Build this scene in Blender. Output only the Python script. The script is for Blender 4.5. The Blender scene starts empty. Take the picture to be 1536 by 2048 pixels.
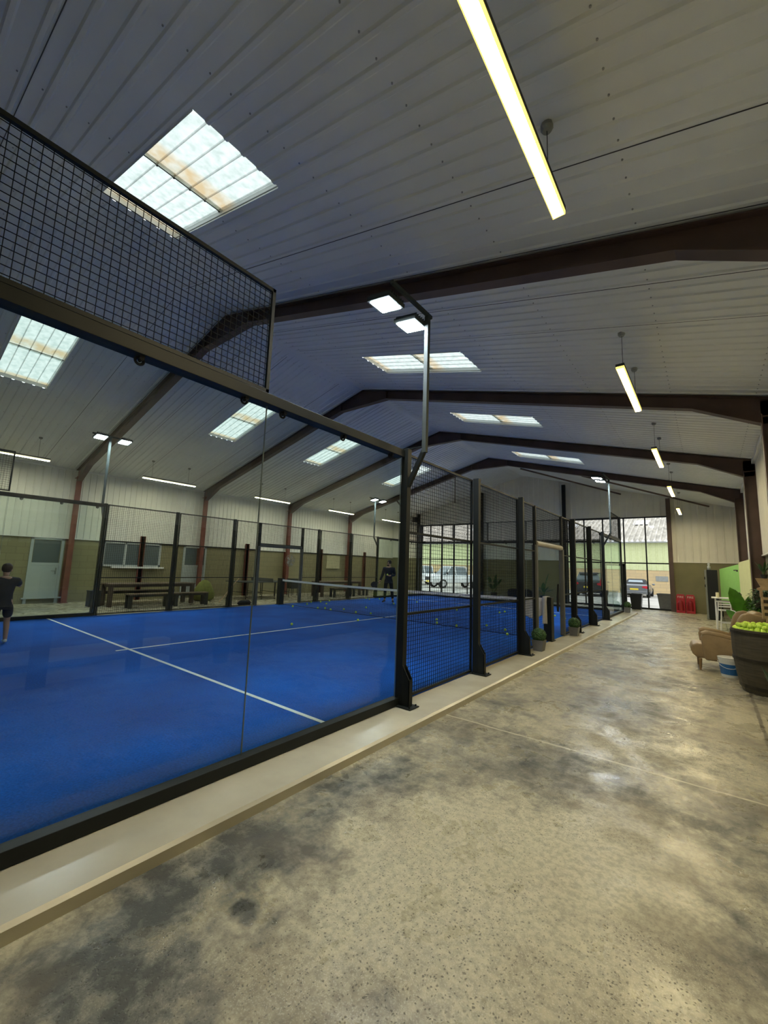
import bpy, bmesh, math, random
from mathutils import Vector, Matrix, noise
rnd = random.Random(7)
D = bpy.data
COL = bpy.context.scene.collection
SC = bpy.context.scene
RX, RZ, T = -5.45, 7.12, 0.262          # roof ridge, height and slope
XL, XR = -14.95, 4.05                   # inner faces of the long walls
YN, YG = -5.0, 23.75                    # near end wall and glazed gable
ZF = -0.08                              # hall floor; the court surface is z = 0
def roofz(x): return RZ - T * abs(x - RX)

# ------------------------------------------------------------------ materials
def newmat(name):
    m = D.materials.new(name); m.use_nodes = True
    nt = m.node_tree
    return m, nt, nt.nodes['Principled BSDF'], nt.nodes['Material Output']
def mat(name, col, rough=0.6, metal=0.0, var=0.0, scale=6.0, bump=0.0, bscale=60.0, spec=0.5, emit=None, estr=0.0):
    m, nt, b, out = newmat(name)
    b.inputs['Base Color'].default_value = (*col, 1)
    b.inputs['Roughness'].default_value = rough
    b.inputs['Metallic'].default_value = metal
    b.inputs['Specular IOR Level'].default_value = spec
    if emit:
        b.inputs['Emission Color'].default_value = (*emit, 1)
        b.inputs['Emission Strength'].default_value = estr
    tc = nt.nodes.new('ShaderNodeTexCoord')
    if var > 0:
        n = nt.nodes.new('ShaderNodeTexNoise'); n.inputs['Scale'].default_value = scale
        n.inputs['Detail'].default_value = 5
        nt.links.new(tc.outputs['Object'], n.inputs['Vector'])
        r = nt.nodes.new('ShaderNodeValToRGB')
        r.color_ramp.elements[0].position = 0.3; r.color_ramp.elements[1].position = 0.7
        r.color_ramp.elements[0].color = (*[max(0, c * (1 - var)) for c in col], 1)
        r.color_ramp.elements[1].color = (*[min(1, c * (1 + var)) for c in col], 1)
        nt.links.new(n.outputs['Fac'], r.inputs['Fac'])
        nt.links.new(r.outputs['Color'], b.inputs['Base Color'])
    if bump > 0:
        n2 = nt.nodes.new('ShaderNodeTexNoise'); n2.inputs['Scale'].default_value = bscale
        nt.links.new(tc.outputs['Object'], n2.inputs['Vector'])
        bp = nt.nodes.new('ShaderNodeBump'); bp.inputs['Strength'].default_value = bump
        bp.inputs['Distance'].default_value = 0.01
        nt.links.new(n2.outputs['Fac'], bp.inputs['Height'])
        nt.links.new(bp.outputs['Normal'], b.inputs['Normal'])
    return m
def emis(name, col, strength):
    m, nt, b, out = newmat(name)
    e = nt.nodes.new('ShaderNodeEmission')
    e.inputs['Color'].default_value = (*col, 1); e.inputs['Strength'].default_value = strength
    nt.links.new(e.outputs[0], out.inputs['Surface'])
    return m
def glassmat(name, tint, refl=1.0):
    m, nt, b, out = newmat(name)
    N, L = nt.nodes, nt.links
    g = N.new('ShaderNodeNewGeometry')
    dp = N.new('ShaderNodeVectorMath'); dp.operation = 'DOT_PRODUCT'
    L.new(g.outputs['Incoming'], dp.inputs[0]); L.new(g.outputs['Normal'], dp.inputs[1])
    ab = N.new('ShaderNodeMath'); ab.operation = 'ABSOLUTE'; L.new(dp.outputs['Value'], ab.inputs[0])
    om = N.new('ShaderNodeMath'); om.operation = 'SUBTRACT'; om.inputs[0].default_value = 1; L.new(ab.outputs[0], om.inputs[1])
    pw = N.new('ShaderNodeMath'); pw.operation = 'POWER'; pw.inputs[1].default_value = 5; L.new(om.outputs[0], pw.inputs[0])
    ma = N.new('ShaderNodeMath'); ma.operation = 'MULTIPLY_ADD'
    ma.inputs[1].default_value = 0.95 * refl; ma.inputs[2].default_value = 0.04 * refl
    L.new(pw.outputs[0], ma.inputs[0])
    tr = N.new('ShaderNodeBsdfTransparent'); tr.inputs['Color'].default_value = (*tint, 1)
    gl = N.new('ShaderNodeBsdfGlossy'); gl.inputs['Roughness'].default_value = 0.015
    mx = N.new('ShaderNodeMixShader')
    L.new(ma.outputs[0], mx.inputs[0]); L.new(tr.outputs[0], mx.inputs[1]); L.new(gl.outputs[0], mx.inputs[2])
    L.new(mx.outputs[0], out.inputs['Surface'])
    return m

M = {}
M['black'] = mat('black_powder_coat', (0.008, 0.0105, 0.0105), 0.5, var=0.15, spec=0.3)
M['wire'] = mat('black_wire', (0.007, 0.008, 0.009), 0.7, spec=0.15)
M['clad'] = mat('pale_cladding', (0.74, 0.73, 0.66), 0.42, var=0.05, scale=1.5)
M['ceil'] = mat('ceiling_cladding', (0.74, 0.765, 0.75), 0.36, var=0.06, scale=0.7)
M['screw'] = mat('painted_screw_heads', (0.3, 0.31, 0.32), 0.5)
M['seam'] = mat('dark_seam', (0.05, 0.05, 0.055), 0.6)
M['steel'] = mat('brown_primed_steel', (0.085, 0.052, 0.042), 0.55, var=0.25, scale=2)
M['redsteel'] = mat('red_oxide_steel', (0.16, 0.045, 0.028), 0.6, var=0.25, scale=3)
M['galv'] = mat('painted_tube', (0.045, 0.055, 0.055), 0.7, metal=0.0, spec=0.2, var=0.1)
M['pad'] = mat('grey_padding', (0.10, 0.105, 0.10), 0.7, var=0.1)
M['padlight'] = mat('light_padding', (0.36, 0.34, 0.29), 0.6, var=0.1)
M['glass'] = glassmat('court_glass', (0.90, 0.95, 0.93), 0.75)
M['wglass'] = glassmat('window_glass', (0.97, 0.98, 0.98), 0.7)
M['edge'] = mat('glass_edge', (0.26, 0.31, 0.28), 0.3)
M['whiteline'] = mat('white_line_paint', (0.78, 0.82, 0.82), 0.7)
M['white'] = mat('white_paint', (0.75, 0.75, 0.72), 0.4, var=0.04)
M['upvc'] = mat('white_upvc', (0.42, 0.46, 0.45), 0.35)
M['netband'] = mat('white_net_band', (0.72, 0.72, 0.70), 0.7, var=0.08, scale=20)
M['wood'] = mat('dark_stained_wood', (0.055, 0.034, 0.022), 0.5, var=0.35, scale=5)
M['woodtop'] = mat('worn_brown_wood', (0.14, 0.10, 0.065), 0.5, var=0.3, scale=5)
M['blackwood'] = mat('black_bench_wood', (0.018, 0.02, 0.018), 0.5, var=0.3)
M['ball'] = mat('yellow_felt', (0.60, 0.82, 0.12), 0.9, var=0.12, scale=30, bump=0.4, bscale=300)
M['leather'] = mat('tan_leather', (0.30, 0.213, 0.115), 0.38, var=0.14, scale=7, bump=0.2, bscale=90)
M['darkleg'] = mat('turned_brown_wood', (0.24, 0.15, 0.07), 0.45, var=0.2)
M['plast'] = mat('white_plastic', (0.70, 0.72, 0.70), 0.35)
M['blueband'] = mat('blue_label', (0.02, 0.13, 0.36), 0.45)
M['red'] = mat('red_plastic', (0.42, 0.015, 0.03), 0.4, var=0.08)
M['letters'] = mat('pale_letters', (0.75, 0.68, 0.62), 0.5)
M['cab'] = mat('black_appliance', (0.008, 0.01, 0.012), 0.32)
M['grey'] = mat('grey_metal', (0.25, 0.26, 0.24), 0.4, var=0.08)
M['green'] = mat('lime_board', (0.35, 0.74, 0.20), 0.55, var=0.03)
M['cream'] = mat('cream_board', (0.66, 0.68, 0.34), 0.55, var=0.03)
M['leaf'] = mat('bright_leaf', (0.10, 0.30, 0.03), 0.4, var=0.25, scale=8)
M['leafdark'] = mat('dark_leaf', (0.030, 0.085, 0.028), 0.45, var=0.4, scale=10)
M['stem'] = mat('plant_stem', (0.07, 0.11, 0.03), 0.6)
M['box'] = mat('topiary_leaf', (0.028, 0.075, 0.018), 0.7, var=0.5, scale=30)
M['pot'] = mat('grey_planter', (0.13, 0.13, 0.125), 0.55, var=0.12)
M['potdark'] = mat('black_planter', (0.02, 0.02, 0.02), 0.5, var=0.2)
M['towel'] = mat('grey_white_towel', (0.48, 0.47, 0.44), 0.95, var=0.12, scale=8, bump=0.5, bscale=120)
M['skin'] = mat('skin', (0.42, 0.25, 0.17), 0.55)
M['navy'] = mat('navy_cloth', (0.010, 0.014, 0.028), 0.85, var=0.2)
M['darkcloth'] = mat('charcoal_cloth', (0.016, 0.017, 0.026), 0.9, var=0.2)
M['blackcloth'] = mat('black_cloth', (0.008, 0.008, 0.01), 0.9, var=0.2)
M['hair'] = mat('brown_hair', (0.045, 0.024, 0.014), 0.7, var=0.3, scale=40)
M['hairblack'] = mat('black_hair', (0.01, 0.008, 0.007), 0.7)
M['shoe'] = mat('white_shoe', (0.62, 0.62, 0.55), 0.6)
M['khaki'] = mat('olive_bean_fabric', (0.17, 0.19, 0.04), 0.9, var=0.15)
M['rub'] = mat('black_rubber', (0.012, 0.012, 0.012), 0.7)
M['chrome'] = mat('chrome', (0.5, 0.5, 0.5), 0.15, metal=1)
M['ttop'] = mat('table_tennis_top', (0.02, 0.03, 0.035), 0.5)
M['yard'] = mat('yard_concrete', (0.42, 0.40, 0.36), 0.85, var=0.2, scale=0.6)
M['plate'] = mat('yellow_plate', (0.80, 0.62, 0.05), 0.4)
M['carblack'] = mat('black_car_paint', (0.03, 0.033, 0.04), 0.2, spec=0.8)
M['carsilver'] = mat('grey_car_paint', (0.20, 0.21, 0.22), 0.25, metal=0.5)
M['carwhite'] = mat('white_car_paint', (0.75, 0.77, 0.78), 0.3)
M['carglass'] = mat('car_window_glass', (0.10, 0.13, 0.14), 0.08, spec=0.8)
M['palewindow'] = mat('pale_rear_window', (0.30, 0.36, 0.39), 0.15)
M['taillight'] = mat('red_lens', (0.5, 0.02, 0.04), 0.2)
M['lens'] = mat('clear_lens', (0.7, 0.7, 0.7), 0.15)
M['roofsheet'] = mat('fibre_cement_roof', (0.45, 0.42, 0.36), 0.85, var=0.3, scale=1.2)
M['barnclad'] = mat('pale_green_cladding', (0.56, 0.60, 0.33), 0.7, var=0.06)
M['olive'] = mat('olive_painted_wall', (0.205, 0.19, 0.105), 0.75, var=0.1, scale=1.5)
M['panelcream'] = mat('cream_olive_panel', (0.46, 0.42, 0.25), 0.6, var=0.05)
M['cushion'] = mat('wire_cage_grey', (0.20, 0.19, 0.17), 0.5, metal=0.4)
M['paint'] = mat('kerb_paint', (0.47, 0.435, 0.33), 0.24, var=0.14, scale=1.6, bump=0.10, bscale=18)
M['copper'] = mat('rustic_wood', (0.42, 0.29, 0.17), 0.6, var=0.25, scale=12)
M['candle'] = mat('candle_wax', (0.75, 0.68, 0.40), 0.5)
M['bottle'] = mat('clear_plastic_bottle', (0.55, 0.58, 0.58), 0.2)
M['led'] = emis('warm_batten_light', (1.0, 0.83, 0.47), 50.0)
M['ledside'] = emis('warm_batten_side', (1.0, 0.66, 0.12), 1.0)
M['ledw'] = emis('neutral_batten_light', (1.0, 0.90, 0.66), 42.0)
M['ledws'] = emis('neutral_batten_side', (1.0, 0.86, 0.5), .8)
M['flood'] = emis('cool_flood_light', (0.86, 0.95, 1.0), 110.0)

def olive_block():
    m, nt, b, out = newmat('olive_painted_blockwork')
    N, L = nt.nodes, nt.links
    tc = N.new('ShaderNodeTexCoord')
    mp = N.new('ShaderNodeMapping'); mp.inputs['Rotation'].default_value = (math.radians(90), 0, math.radians(90))
    L.new(tc.outputs['Object'], mp.inputs['Vector'])
    sx = N.new('ShaderNodeSeparateXYZ'); L.new(tc.outputs['Object'], sx.inputs[0])
    cx = N.new('ShaderNodeCombineXYZ'); L.new(sx.outputs['Y'], cx.inputs['X']); L.new(sx.outputs['Z'], cx.inputs['Y'])
    br = N.new('ShaderNodeTexBrick')
    br.inputs['Scale'].default_value = 1; br.inputs['Brick Width'].default_value = 0.45; br.inputs['Row Height'].default_value = 0.225
    br.inputs['Mortar Size'].default_value = 0.008
    br.inputs['Color1'].default_value = (0.25, 0.222, 0.118, 1); br.inputs['Color2'].default_value = (0.23, 0.205, 0.108, 1)
    br.inputs['Mortar'].default_value = (0.18, 0.16, 0.09, 1)
    L.new(cx.outputs[0], br.inputs['Vector']); L.new(br.outputs['Color'], b.inputs['Base Color'])
    bp = N.new('ShaderNodeBump'); bp.inputs['Strength'].default_value = 0.3; bp.invert = True; bp.inputs['Distance'].default_value = 0.01
    L.new(br.outputs['Fac'], bp.inputs['Height']); L.new(bp.outputs['Normal'], b.inputs['Normal'])
    b.inputs['Roughness'].default_value = 0.75
    return m
M['oliveblock'] = olive_block()
def tan_block():
    m, nt, b, out = newmat('tan_concrete_blockwork')
    N, L = nt.nodes, nt.links
    tc = N.new('ShaderNodeTexCoord')
    sx = N.new('ShaderNodeSeparateXYZ'); L.new(tc.outputs['Object'], sx.inputs[0])
    cx = N.new('ShaderNodeCombineXYZ'); L.new(sx.outputs['X'], cx.inputs['X']); L.new(sx.outputs['Z'], cx.inputs['Y'])
    br = N.new('ShaderNodeTexBrick')
    br.inputs['Scale'].default_value = 1; br.inputs['Brick Width'].default_value = 0.9; br.inputs['Row Height'].default_value = 0.3
    br.inputs['Mortar Size'].default_value = 0.012
    br.inputs['Color1'].default_value = (0.56, 0.42, 0.22, 1); br.inputs['Color2'].default_value = (0.50, 0.38, 0.21, 1)
    br.inputs['Mortar'].default_value = (0.38, 0.31, 0.2, 1)
    L.new(cx.outputs[0], br.inputs['Vector']); L.new(br.outputs['Color'], b.inputs['Base Color'])
    b.inputs['Roughness'].default_value = 0.85
    return m
M['tanblock'] = tan_block()

def skylight_mat(bands):
    m, nt, b, out = newmat('translucent_rooflight')
    N, L = nt.nodes, nt.links
    tc = N.new('ShaderNodeTexCoord')
    n = N.new('ShaderNodeTexNoise'); n.inputs['Scale'].default_value = 9; n.inputs['Detail'].default_value = 8
    L.new(tc.outputs['Object'], n.inputs['Vector'])
    base = N.new('ShaderNodeValToRGB')
    base.color_ramp.elements[0].position = 0.3; base.color_ramp.elements[0].color = (0.36, 0.42, 0.39, 1)
    base.color_ramp.elements[1].position = 0.62; base.color_ramp.elements[1].color = (0.50, 0.545, 0.515, 1)
    L.new(n.outputs['Fac'], base.inputs['Fac'])
    # dirt bands at the sheet overlap and at the lower end: local x is 0 at the upper end, 1 at the lower end
    sx = N.new('ShaderNodeSeparateXYZ'); L.new(tc.outputs['Object'], sx.inputs[0])
    n2 = N.new('ShaderNodeTexNoise'); n2.inputs['Scale'].default_value = 5; n2.inputs['Detail'].default_value = 6
    L.new(tc.outputs['Object'], n2.inputs['Vector'])
    def band(centre, width, gain):
        d = N.new('ShaderNodeMath'); d.operation = 'SUBTRACT'; L.new(sx.outputs['X'], d.inputs[0]); d.inputs[1].default_value = centre
        a = N.new('ShaderNodeMath'); a.operation = 'ABSOLUTE'; L.new(d.outputs[0], a.inputs[0])
        s = N.new('ShaderNodeMapRange'); L.new(a.outputs[0], s.inputs['Value'])
        s.inputs['From Min'].default_value = width * 0.5; s.inputs['From Max'].default_value = width * 1.2
        s.inputs['To Min'].default_value = gain; s.inputs['To Max'].default_value = 0
        mu = N.new('ShaderNodeMath'); mu.operation = 'MULTIPLY'; mu.use_clamp = True
        ng = N.new('ShaderNodeMapRange'); L.new(n2.outputs['Fac'], ng.inputs['Value'])
        ng.inputs['From Min'].default_value = 0.3; ng.inputs['From Max'].default_value = 0.6
        ng.inputs['To Min'].default_value = 0.35; ng.inputs['To Max'].default_value = 1.0
        L.new(s.outputs[0], mu.inputs[0]); L.new(ng.outputs[0], mu.inputs[1])
        return mu
    b1 = band(*bands[0]); b2 = band(*bands[1])
    mx = N.new('ShaderNodeMath'); mx.operation = 'MAXIMUM'; L.new(b1.outputs[0], mx.inputs[0]); L.new(b2.outputs[0], mx.inputs[1])
    mixc = N.new('ShaderNodeMix'); mixc.data_type = 'RGBA'
    L.new(mx.outputs[0], mixc.inputs['Factor']); L.new(base.outputs['Color'], mixc.inputs['A'])
    mixc.inputs['B'].default_value = (0.41, 0.31, 0.17, 1)
    t = N.new('ShaderNodeBsdfTranslucent'); L.new(mixc.outputs['Result'], t.inputs['Color'])
    d = N.new('ShaderNodeBsdfDiffuse'); L.new(mixc.outputs['Result'], d.inputs['Color'])
    ms = N.new('ShaderNodeMixShader'); ms.inputs[0].default_value = 0.12
    L.new(t.outputs[0], ms.inputs[1]); L.new(d.outputs[0], ms.inputs[2])
    L.new(ms.outputs[0], out.inputs['Surface'])
    return m
M['skyR'] = skylight_mat(((1.54, .20, .95), (0.0, .14, .9)))
M['skyL'] = skylight_mat(((1.10, .18, .9), (2.50, .12, .9)))

def turf():
    m, nt, b, out = newmat('blue_sand_filled_turf')
    N, L = nt.nodes, nt.links
    tc = N.new('ShaderNodeTexCoord')
    n = N.new('ShaderNodeTexNoise'); n.inputs['Scale'].default_value = 0.7; n.inputs['Detail'].default_value = 4
    n3 = N.new('ShaderNodeTexNoise'); n3.inputs['Scale'].default_value = 55; n3.inputs['Detail'].default_value = 4
    for k in (n, n3): L.new(tc.outputs['Object'], k.inputs['Vector'])
    r = N.new('ShaderNodeValToRGB')
    r.color_ramp.elements[0].position = 0.35; r.color_ramp.elements[0].color = (0.0, 0.066, 0.35, 1)
    r.color_ramp.elements[1].position = 0.7; r.color_ramp.elements[1].color = (0.001, 0.112, 0.55, 1)
    L.new(n.outputs['Fac'], r.inputs['Fac'])
    mg = N.new('ShaderNodeMapRange'); L.new(n3.outputs['Fac'], mg.inputs['Value'])
    mg.inputs['From Min'].default_value = 0.3; mg.inputs['From Max'].default_value = 0.7
    mg.inputs['To Min'].default_value = 0.72; mg.inputs['To Max'].default_value = 1.2
    vm = N.new('ShaderNodeVectorMath'); vm.operation = 'SCALE'
    L.new(r.outputs['Color'], vm.inputs[0]); L.new(mg.outputs[0], vm.inputs['Scale'])
    L.new(vm.outputs[0], b.inputs['Base Color'])
    bp = N.new('ShaderNodeBump'); bp.inputs['Strength'].default_value = 0.4; bp.inputs['Distance'].default_value = 0.01
    L.new(n3.outputs['Fac'], bp.inputs['Height']); L.new(bp.outputs['Normal'], b.inputs['Normal'])
    b.inputs['Roughness'].default_value = 0.85; b.inputs['Specular IOR Level'].default_value = 0.2
    return m
M['turf'] = turf()

def concrete():
    m, nt, b, out = newmat('stained_concrete')
    N, L = nt.nodes, nt.links
    tc = N.new('ShaderNodeTexCoord'); V = tc.outputs['Object']
    def nz(scale, detail=6, rough=0.6, vec=None, dist=0.0):
        n = N.new('ShaderNodeTexNoise'); n.inputs['Scale'].default_value = scale
        n.inputs['Detail'].default_value = detail; n.inputs['Roughness'].default_value = rough
        n.inputs['Distortion'].default_value = dist
        L.new(vec or V, n.inputs['Vector']); return n
    def mr(src, a, bb, c=0.0, d=1.0, smooth=True):
        s = N.new('ShaderNodeMapRange'); L.new(src, s.inputs['Value'])
        if smooth: s.interpolation_type = 'SMOOTHSTEP'
        s.inputs['From Min'].default_value = a; s.inputs['From Max'].default_value = bb
        s.inputs['To Min'].default_value = c; s.inputs['To Max'].default_value = d
        return s.outputs[0]
    def math_(op, a, bb, clamp=False):
        k = N.new('ShaderNodeMath'); k.operation = op; k.use_clamp = clamp
        for i, x in enumerate((a, bb)):
            if isinstance(x, (int, float)): k.inputs[i].default_value = x
            else: L.new(x, k.inputs[i])
        return k.outputs[0]
    def mixc(f, a, bb):
        k = N.new('ShaderNodeMix'); k.data_type = 'RGBA'
        if isinstance(f, (int, float)): k.inputs['Factor'].default_value = f
        else: L.new(f, k.inputs['Factor'])
        for nm, x in (('A', a), ('B', bb)):
            if isinstance(x, tuple): k.inputs[nm].default_value = (*x, 1)
            else: L.new(x, k.inputs[nm])
        return k.outputs['Result']
    big = nz(0.55, 7, 0.62, dist=0.5).outputs['Fac']
    mid = nz(2.6, 8, 0.65, dist=0.3).outputs['Fac']
    fine = nz(26, 6, 0.7).outputs['Fac']
    # long trowel and tyre streaks
    mp = N.new('ShaderNodeMapping'); mp.inputs['Scale'].default_value = (3.0, 0.7, 1); mp.inputs['Rotation'].default_value = (0, 0, math.radians(35))
    L.new(V, mp.inputs['Vector'])
    streak = nz(2.2, 6, 0.6, vec=mp.outputs[0]).outputs['Fac']
    # warped position for stains with a ragged outline
    wn = nz(1.8, 5, 0.6); wv = N.new('ShaderNodeVectorMath'); wv.operation = 'SUBTRACT'
    L.new(wn.outputs['Color'], wv.inputs[0]); wv.inputs[1].default_value = (0.5, 0.5, 0.5)
    wvs = N.new('ShaderNodeVectorMath'); wvs.operation = 'SCALE'; L.new(wv.outputs[0], wvs.inputs[0]); wvs.inputs['Scale'].default_value = 0.9
    wa = N.new('ShaderNodeVectorMath'); wa.operation = 'ADD'; L.new(V, wa.inputs[0]); L.new(wvs.outputs[0], wa.inputs[1])
    def stain(x, y, rx, ry, s, ragged=True):
        sb = N.new('ShaderNodeVectorMath'); sb.operation = 'SUBTRACT'
        L.new(wa.outputs[0] if ragged else V, sb.inputs[0]); sb.inputs[1].default_value = (x, y, ZF)
        sc = N.new('ShaderNodeVectorMath'); sc.operation = 'MULTIPLY'; L.new(sb.outputs[0], sc.inputs[0]); sc.inputs[1].default_value = (1 / rx, 1 / ry, 0)
        ln = N.new('ShaderNodeVectorMath'); ln.operation = 'LENGTH'; L.new(sc.outputs[0], ln.inputs[0])
        return mr(ln.outputs['Value'], 0.45, 1.25, s, 0.0)
    dark = mr(big, 0.40, 0.62, 0.0, 0.55)
    dark = math_('ADD', dark, mr(mid, 0.42, 0.62, -0.1, 0.28))
    dark = math_('ADD', dark, mr(streak, 0.45, 0.68, -0.08, 0.22))
    for s in [(0.70, 1.7, 0.36, 0.75, 0.55), (0.75, 0.9, 0.40, 0.5, 0.5), (1.05, 0.72, .5, .3, .4), (1.25, 0.95, .35, .35, .3), (1.0, 1.5, .3, .4, .25), (0.85, 2.6, 0.4, 0.5, 0.45), (1.2, 3.8, 0.9, 0.9, 0.45),
              (1.9, 5.9, 1.1, 1.3, 0.35), (2.4, 7.8, 0.9, 1.0, 0.25), (3.2, 10.0, 0.5, 0.5, 0.4), (2.7, 8.1, 0.4, 0.5, .35), (2.95, 2.6, 0.25, 0.5, 0.35), (3.2, 4.0, .5, .5, .3),
              (1.5, 9.5, 0.9, 3.0, 0.2), (2.0, 3.3, 0.25, 0.5, 0.3)]:
        dark = math_('ADD', dark, stain(*s))
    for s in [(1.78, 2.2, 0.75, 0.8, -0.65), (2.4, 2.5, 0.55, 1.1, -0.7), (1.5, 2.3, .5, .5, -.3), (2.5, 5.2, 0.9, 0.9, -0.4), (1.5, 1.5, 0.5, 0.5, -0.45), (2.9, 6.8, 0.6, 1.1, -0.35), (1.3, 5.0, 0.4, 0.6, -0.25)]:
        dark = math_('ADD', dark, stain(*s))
    fine2 = nz(9, 6, 0.7, dist=0.4).outputs['Fac']
    dark = math_('ADD', dark, mr(fine2, 0.36, 0.66, -0.14, 0.30))
    dark = math_('ADD', dark, 0.02)
    dark = math_('ADD', dark, stain(1.12, 1.32, 0.095, 0.07, 0.8, False))
    dark = math_('ADD', dark, stain(1.25, 1.38, 0.05, 0.05, 0.4, False))
    dark = math_('ADD', dark, stain(1.86, 2.46, 0.045, 0.10, 0.3, False))
    dark = math_('MULTIPLY', dark, 0.86)
    ramp = N.new('ShaderNodeValToRGB'); L.new(dark, ramp.inputs['Fac'])
    e = ramp.color_ramp.elements
    e[0].position = 0.0; e[0].color = (0.52, 0.475, 0.325, 1)
    e[1].position = 1.0; e[1].color = (0.060, 0.060, 0.048, 1)
    k = ramp.color_ramp.elements.new(0.35); k.color = (0.36, 0.325, 0.225, 1)
    k = ramp.color_ramp.elements.new(0.7); k.color = (0.185, 0.178, 0.140, 1)
    tint = mr(nz(1.3, 5).outputs['Fac'], 0.48, 0.66, 0.0, 0.45)
    # exposed aggregate: small dark pits and pale grains, in patches
    wn2 = nz(14, 3); wv2 = N.new('ShaderNodeVectorMath'); wv2.operation = 'SCALE'; L.new(wn2.outputs['Color'], wv2.inputs[0]); wv2.inputs['Scale'].default_value = 0.05
    va = N.new('ShaderNodeVectorMath'); va.operation = 'ADD'; L.new(V, va.inputs[0]); L.new(wv2.outputs[0], va.inputs[1])
    vo = N.new('ShaderNodeTexVoronoi'); vo.inputs['Scale'].default_value = 72; L.new(va.outputs[0], vo.inputs['Vector'])
    patch = math_('ADD', mr(nz(0.9, 3).outputs['Fac'], 0.40, 0.58), math_('ADD', stain(1.6, 2.3, 0.6, 0.9, 0.9), stain(1.7, 1.4, 0.6, 0.5, 0.8)), True)
    pit = mr(vo.outputs['Distance'], 0.14, 0.42, 1.0, 0.0)
    sepc = N.new('ShaderNodeSeparateColor'); L.new(vo.outputs['Color'], sepc.inputs[0])
    sel = mr(sepc.outputs[0], 0.42, 0.75)
    pits = math_('MULTIPLY', math_('MULTIPLY', pit, sel), math_('ADD', patch, 0.15, True), True)
    vo2 = N.new('ShaderNodeTexVoronoi'); vo2.inputs['Scale'].default_value = 120; L.new(va.outputs[0], vo2.inputs['Vector'])
    grain = math_('MULTIPLY', mr(vo2.outputs['Distance'], 0.2, 0.45, 1.0, 0.0), math_('MULTIPLY', patch, 0.9))
    col = mixc(math_('MULTIPLY', mr(fine, 0.38, 0.64), 0.40), mixc(tint, ramp.outputs['Color'], (0.21, 0.165, 0.10)), (0.10, 0.095, 0.075))
    col = mixc(math_('MULTIPLY', math_('MULTIPLY', grain, 0.5), math_('SUBTRACT', 1.0, dark, True)), col, (0.62, 0.58, 0.45))
    col = mixc(math_('MULTIPLY', pits, 0.75), col, (0.07, 0.065, 0.05))
    # sawn joints: one across the aisle, bays repeated down the hall, one along it
    sx = N.new('ShaderNodeSeparateXYZ'); L.new(V, sx.inputs[0])
    jit = math_('MULTIPLY', math_('SUBTRACT', nz(3.0, 4).outputs['Fac'], 0.5), 0.05)
    def joint(coord, pos, w, slope=0.0, other=None):
        c = math_('SUBTRACT', coord, pos)
        if other is not None: c = math_('SUBTRACT', c, math_('MULTIPLY', other, slope))
        c = math_('ADD', c, jit)
        return mr(math_('ABSOLUTE', c, 0), w * 0.5, w * 1.3, 1.0, 0.0)
    j1 = joint(sx.outputs['Y'], 4.33, 0.014)
    col = mixc(math_('MULTIPLY', j1, 0.85), col, (0.60, 0.56, 0.42))
    for yy in (13.6, 18.4):
        col = mixc(math_('MULTIPLY', joint(sx.outputs['Y'], yy, 0.02), 0.6), col, (0.5, 0.46, 0.36))
    j2 = joint(sx.outputs['X'], 3.32, 0.02)
    far = mr(sx.outputs['Y'], 4.35, 4.4, 0.0, 1.0)
    col = mixc(math_('MULTIPLY', math_('MULTIPLY', j2, far), 0.8), col, (0.10, 0.085, 0.06))
    L.new(col, b.inputs['Base Color'])
    L.new(mr(mid, 0.35, 0.65, 0.22, 0.58), b.inputs['Roughness'])
    h = math_('ADD', math_('MULTIPLY', fine, 0.35), math_('MULTIPLY', mid, 0.9))
    h = math_('SUBTRACT', h, math_('MULTIPLY', pits, 0.5))
    bp = N.new('ShaderNodeBump'); bp.inputs['Strength'].default_value = 0.35; bp.inputs['Distance'].default_value = 0.012
    L.new(h, bp.inputs['Height']); L.new(bp.outputs['Normal'], b.inputs['Normal'])
    return m
M['concrete'] = concrete()

def barrelmat():
    m, nt, b, out = newmat('dark_stave_wood')
    N, L = nt.nodes, nt.links
    tc = N.new('ShaderNodeTexCoord')
    mp = N.new('ShaderNodeMapping'); mp.inputs['Scale'].default_value = (1, 1, 12); L.new(tc.outputs['Object'], mp.inputs['Vector'])
    n = N.new('ShaderNodeTexNoise'); n.inputs['Scale'].default_value = 4; n.inputs['Detail'].default_value = 6; L.new(mp.outputs[0], n.inputs['Vector'])
    r = N.new('ShaderNodeValToRGB')
    r.color_ramp.elements[0].position = 0.3; r.color_ramp.elements[0].color = (0.040, 0.034, 0.020, 1)
    r.color_ramp.elements[1].position = 0.75; r.color_ramp.elements[1].color = (0.085, 0.070, 0.040, 1)
    L.new(n.outputs['Fac'], r.inputs['Fac']); L.new(r.outputs['Color'], b.inputs['Base Color'])
    b.inputs['Roughness'].default_value = 0.6
    return m
M['barrel'] = barrelmat()

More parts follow.
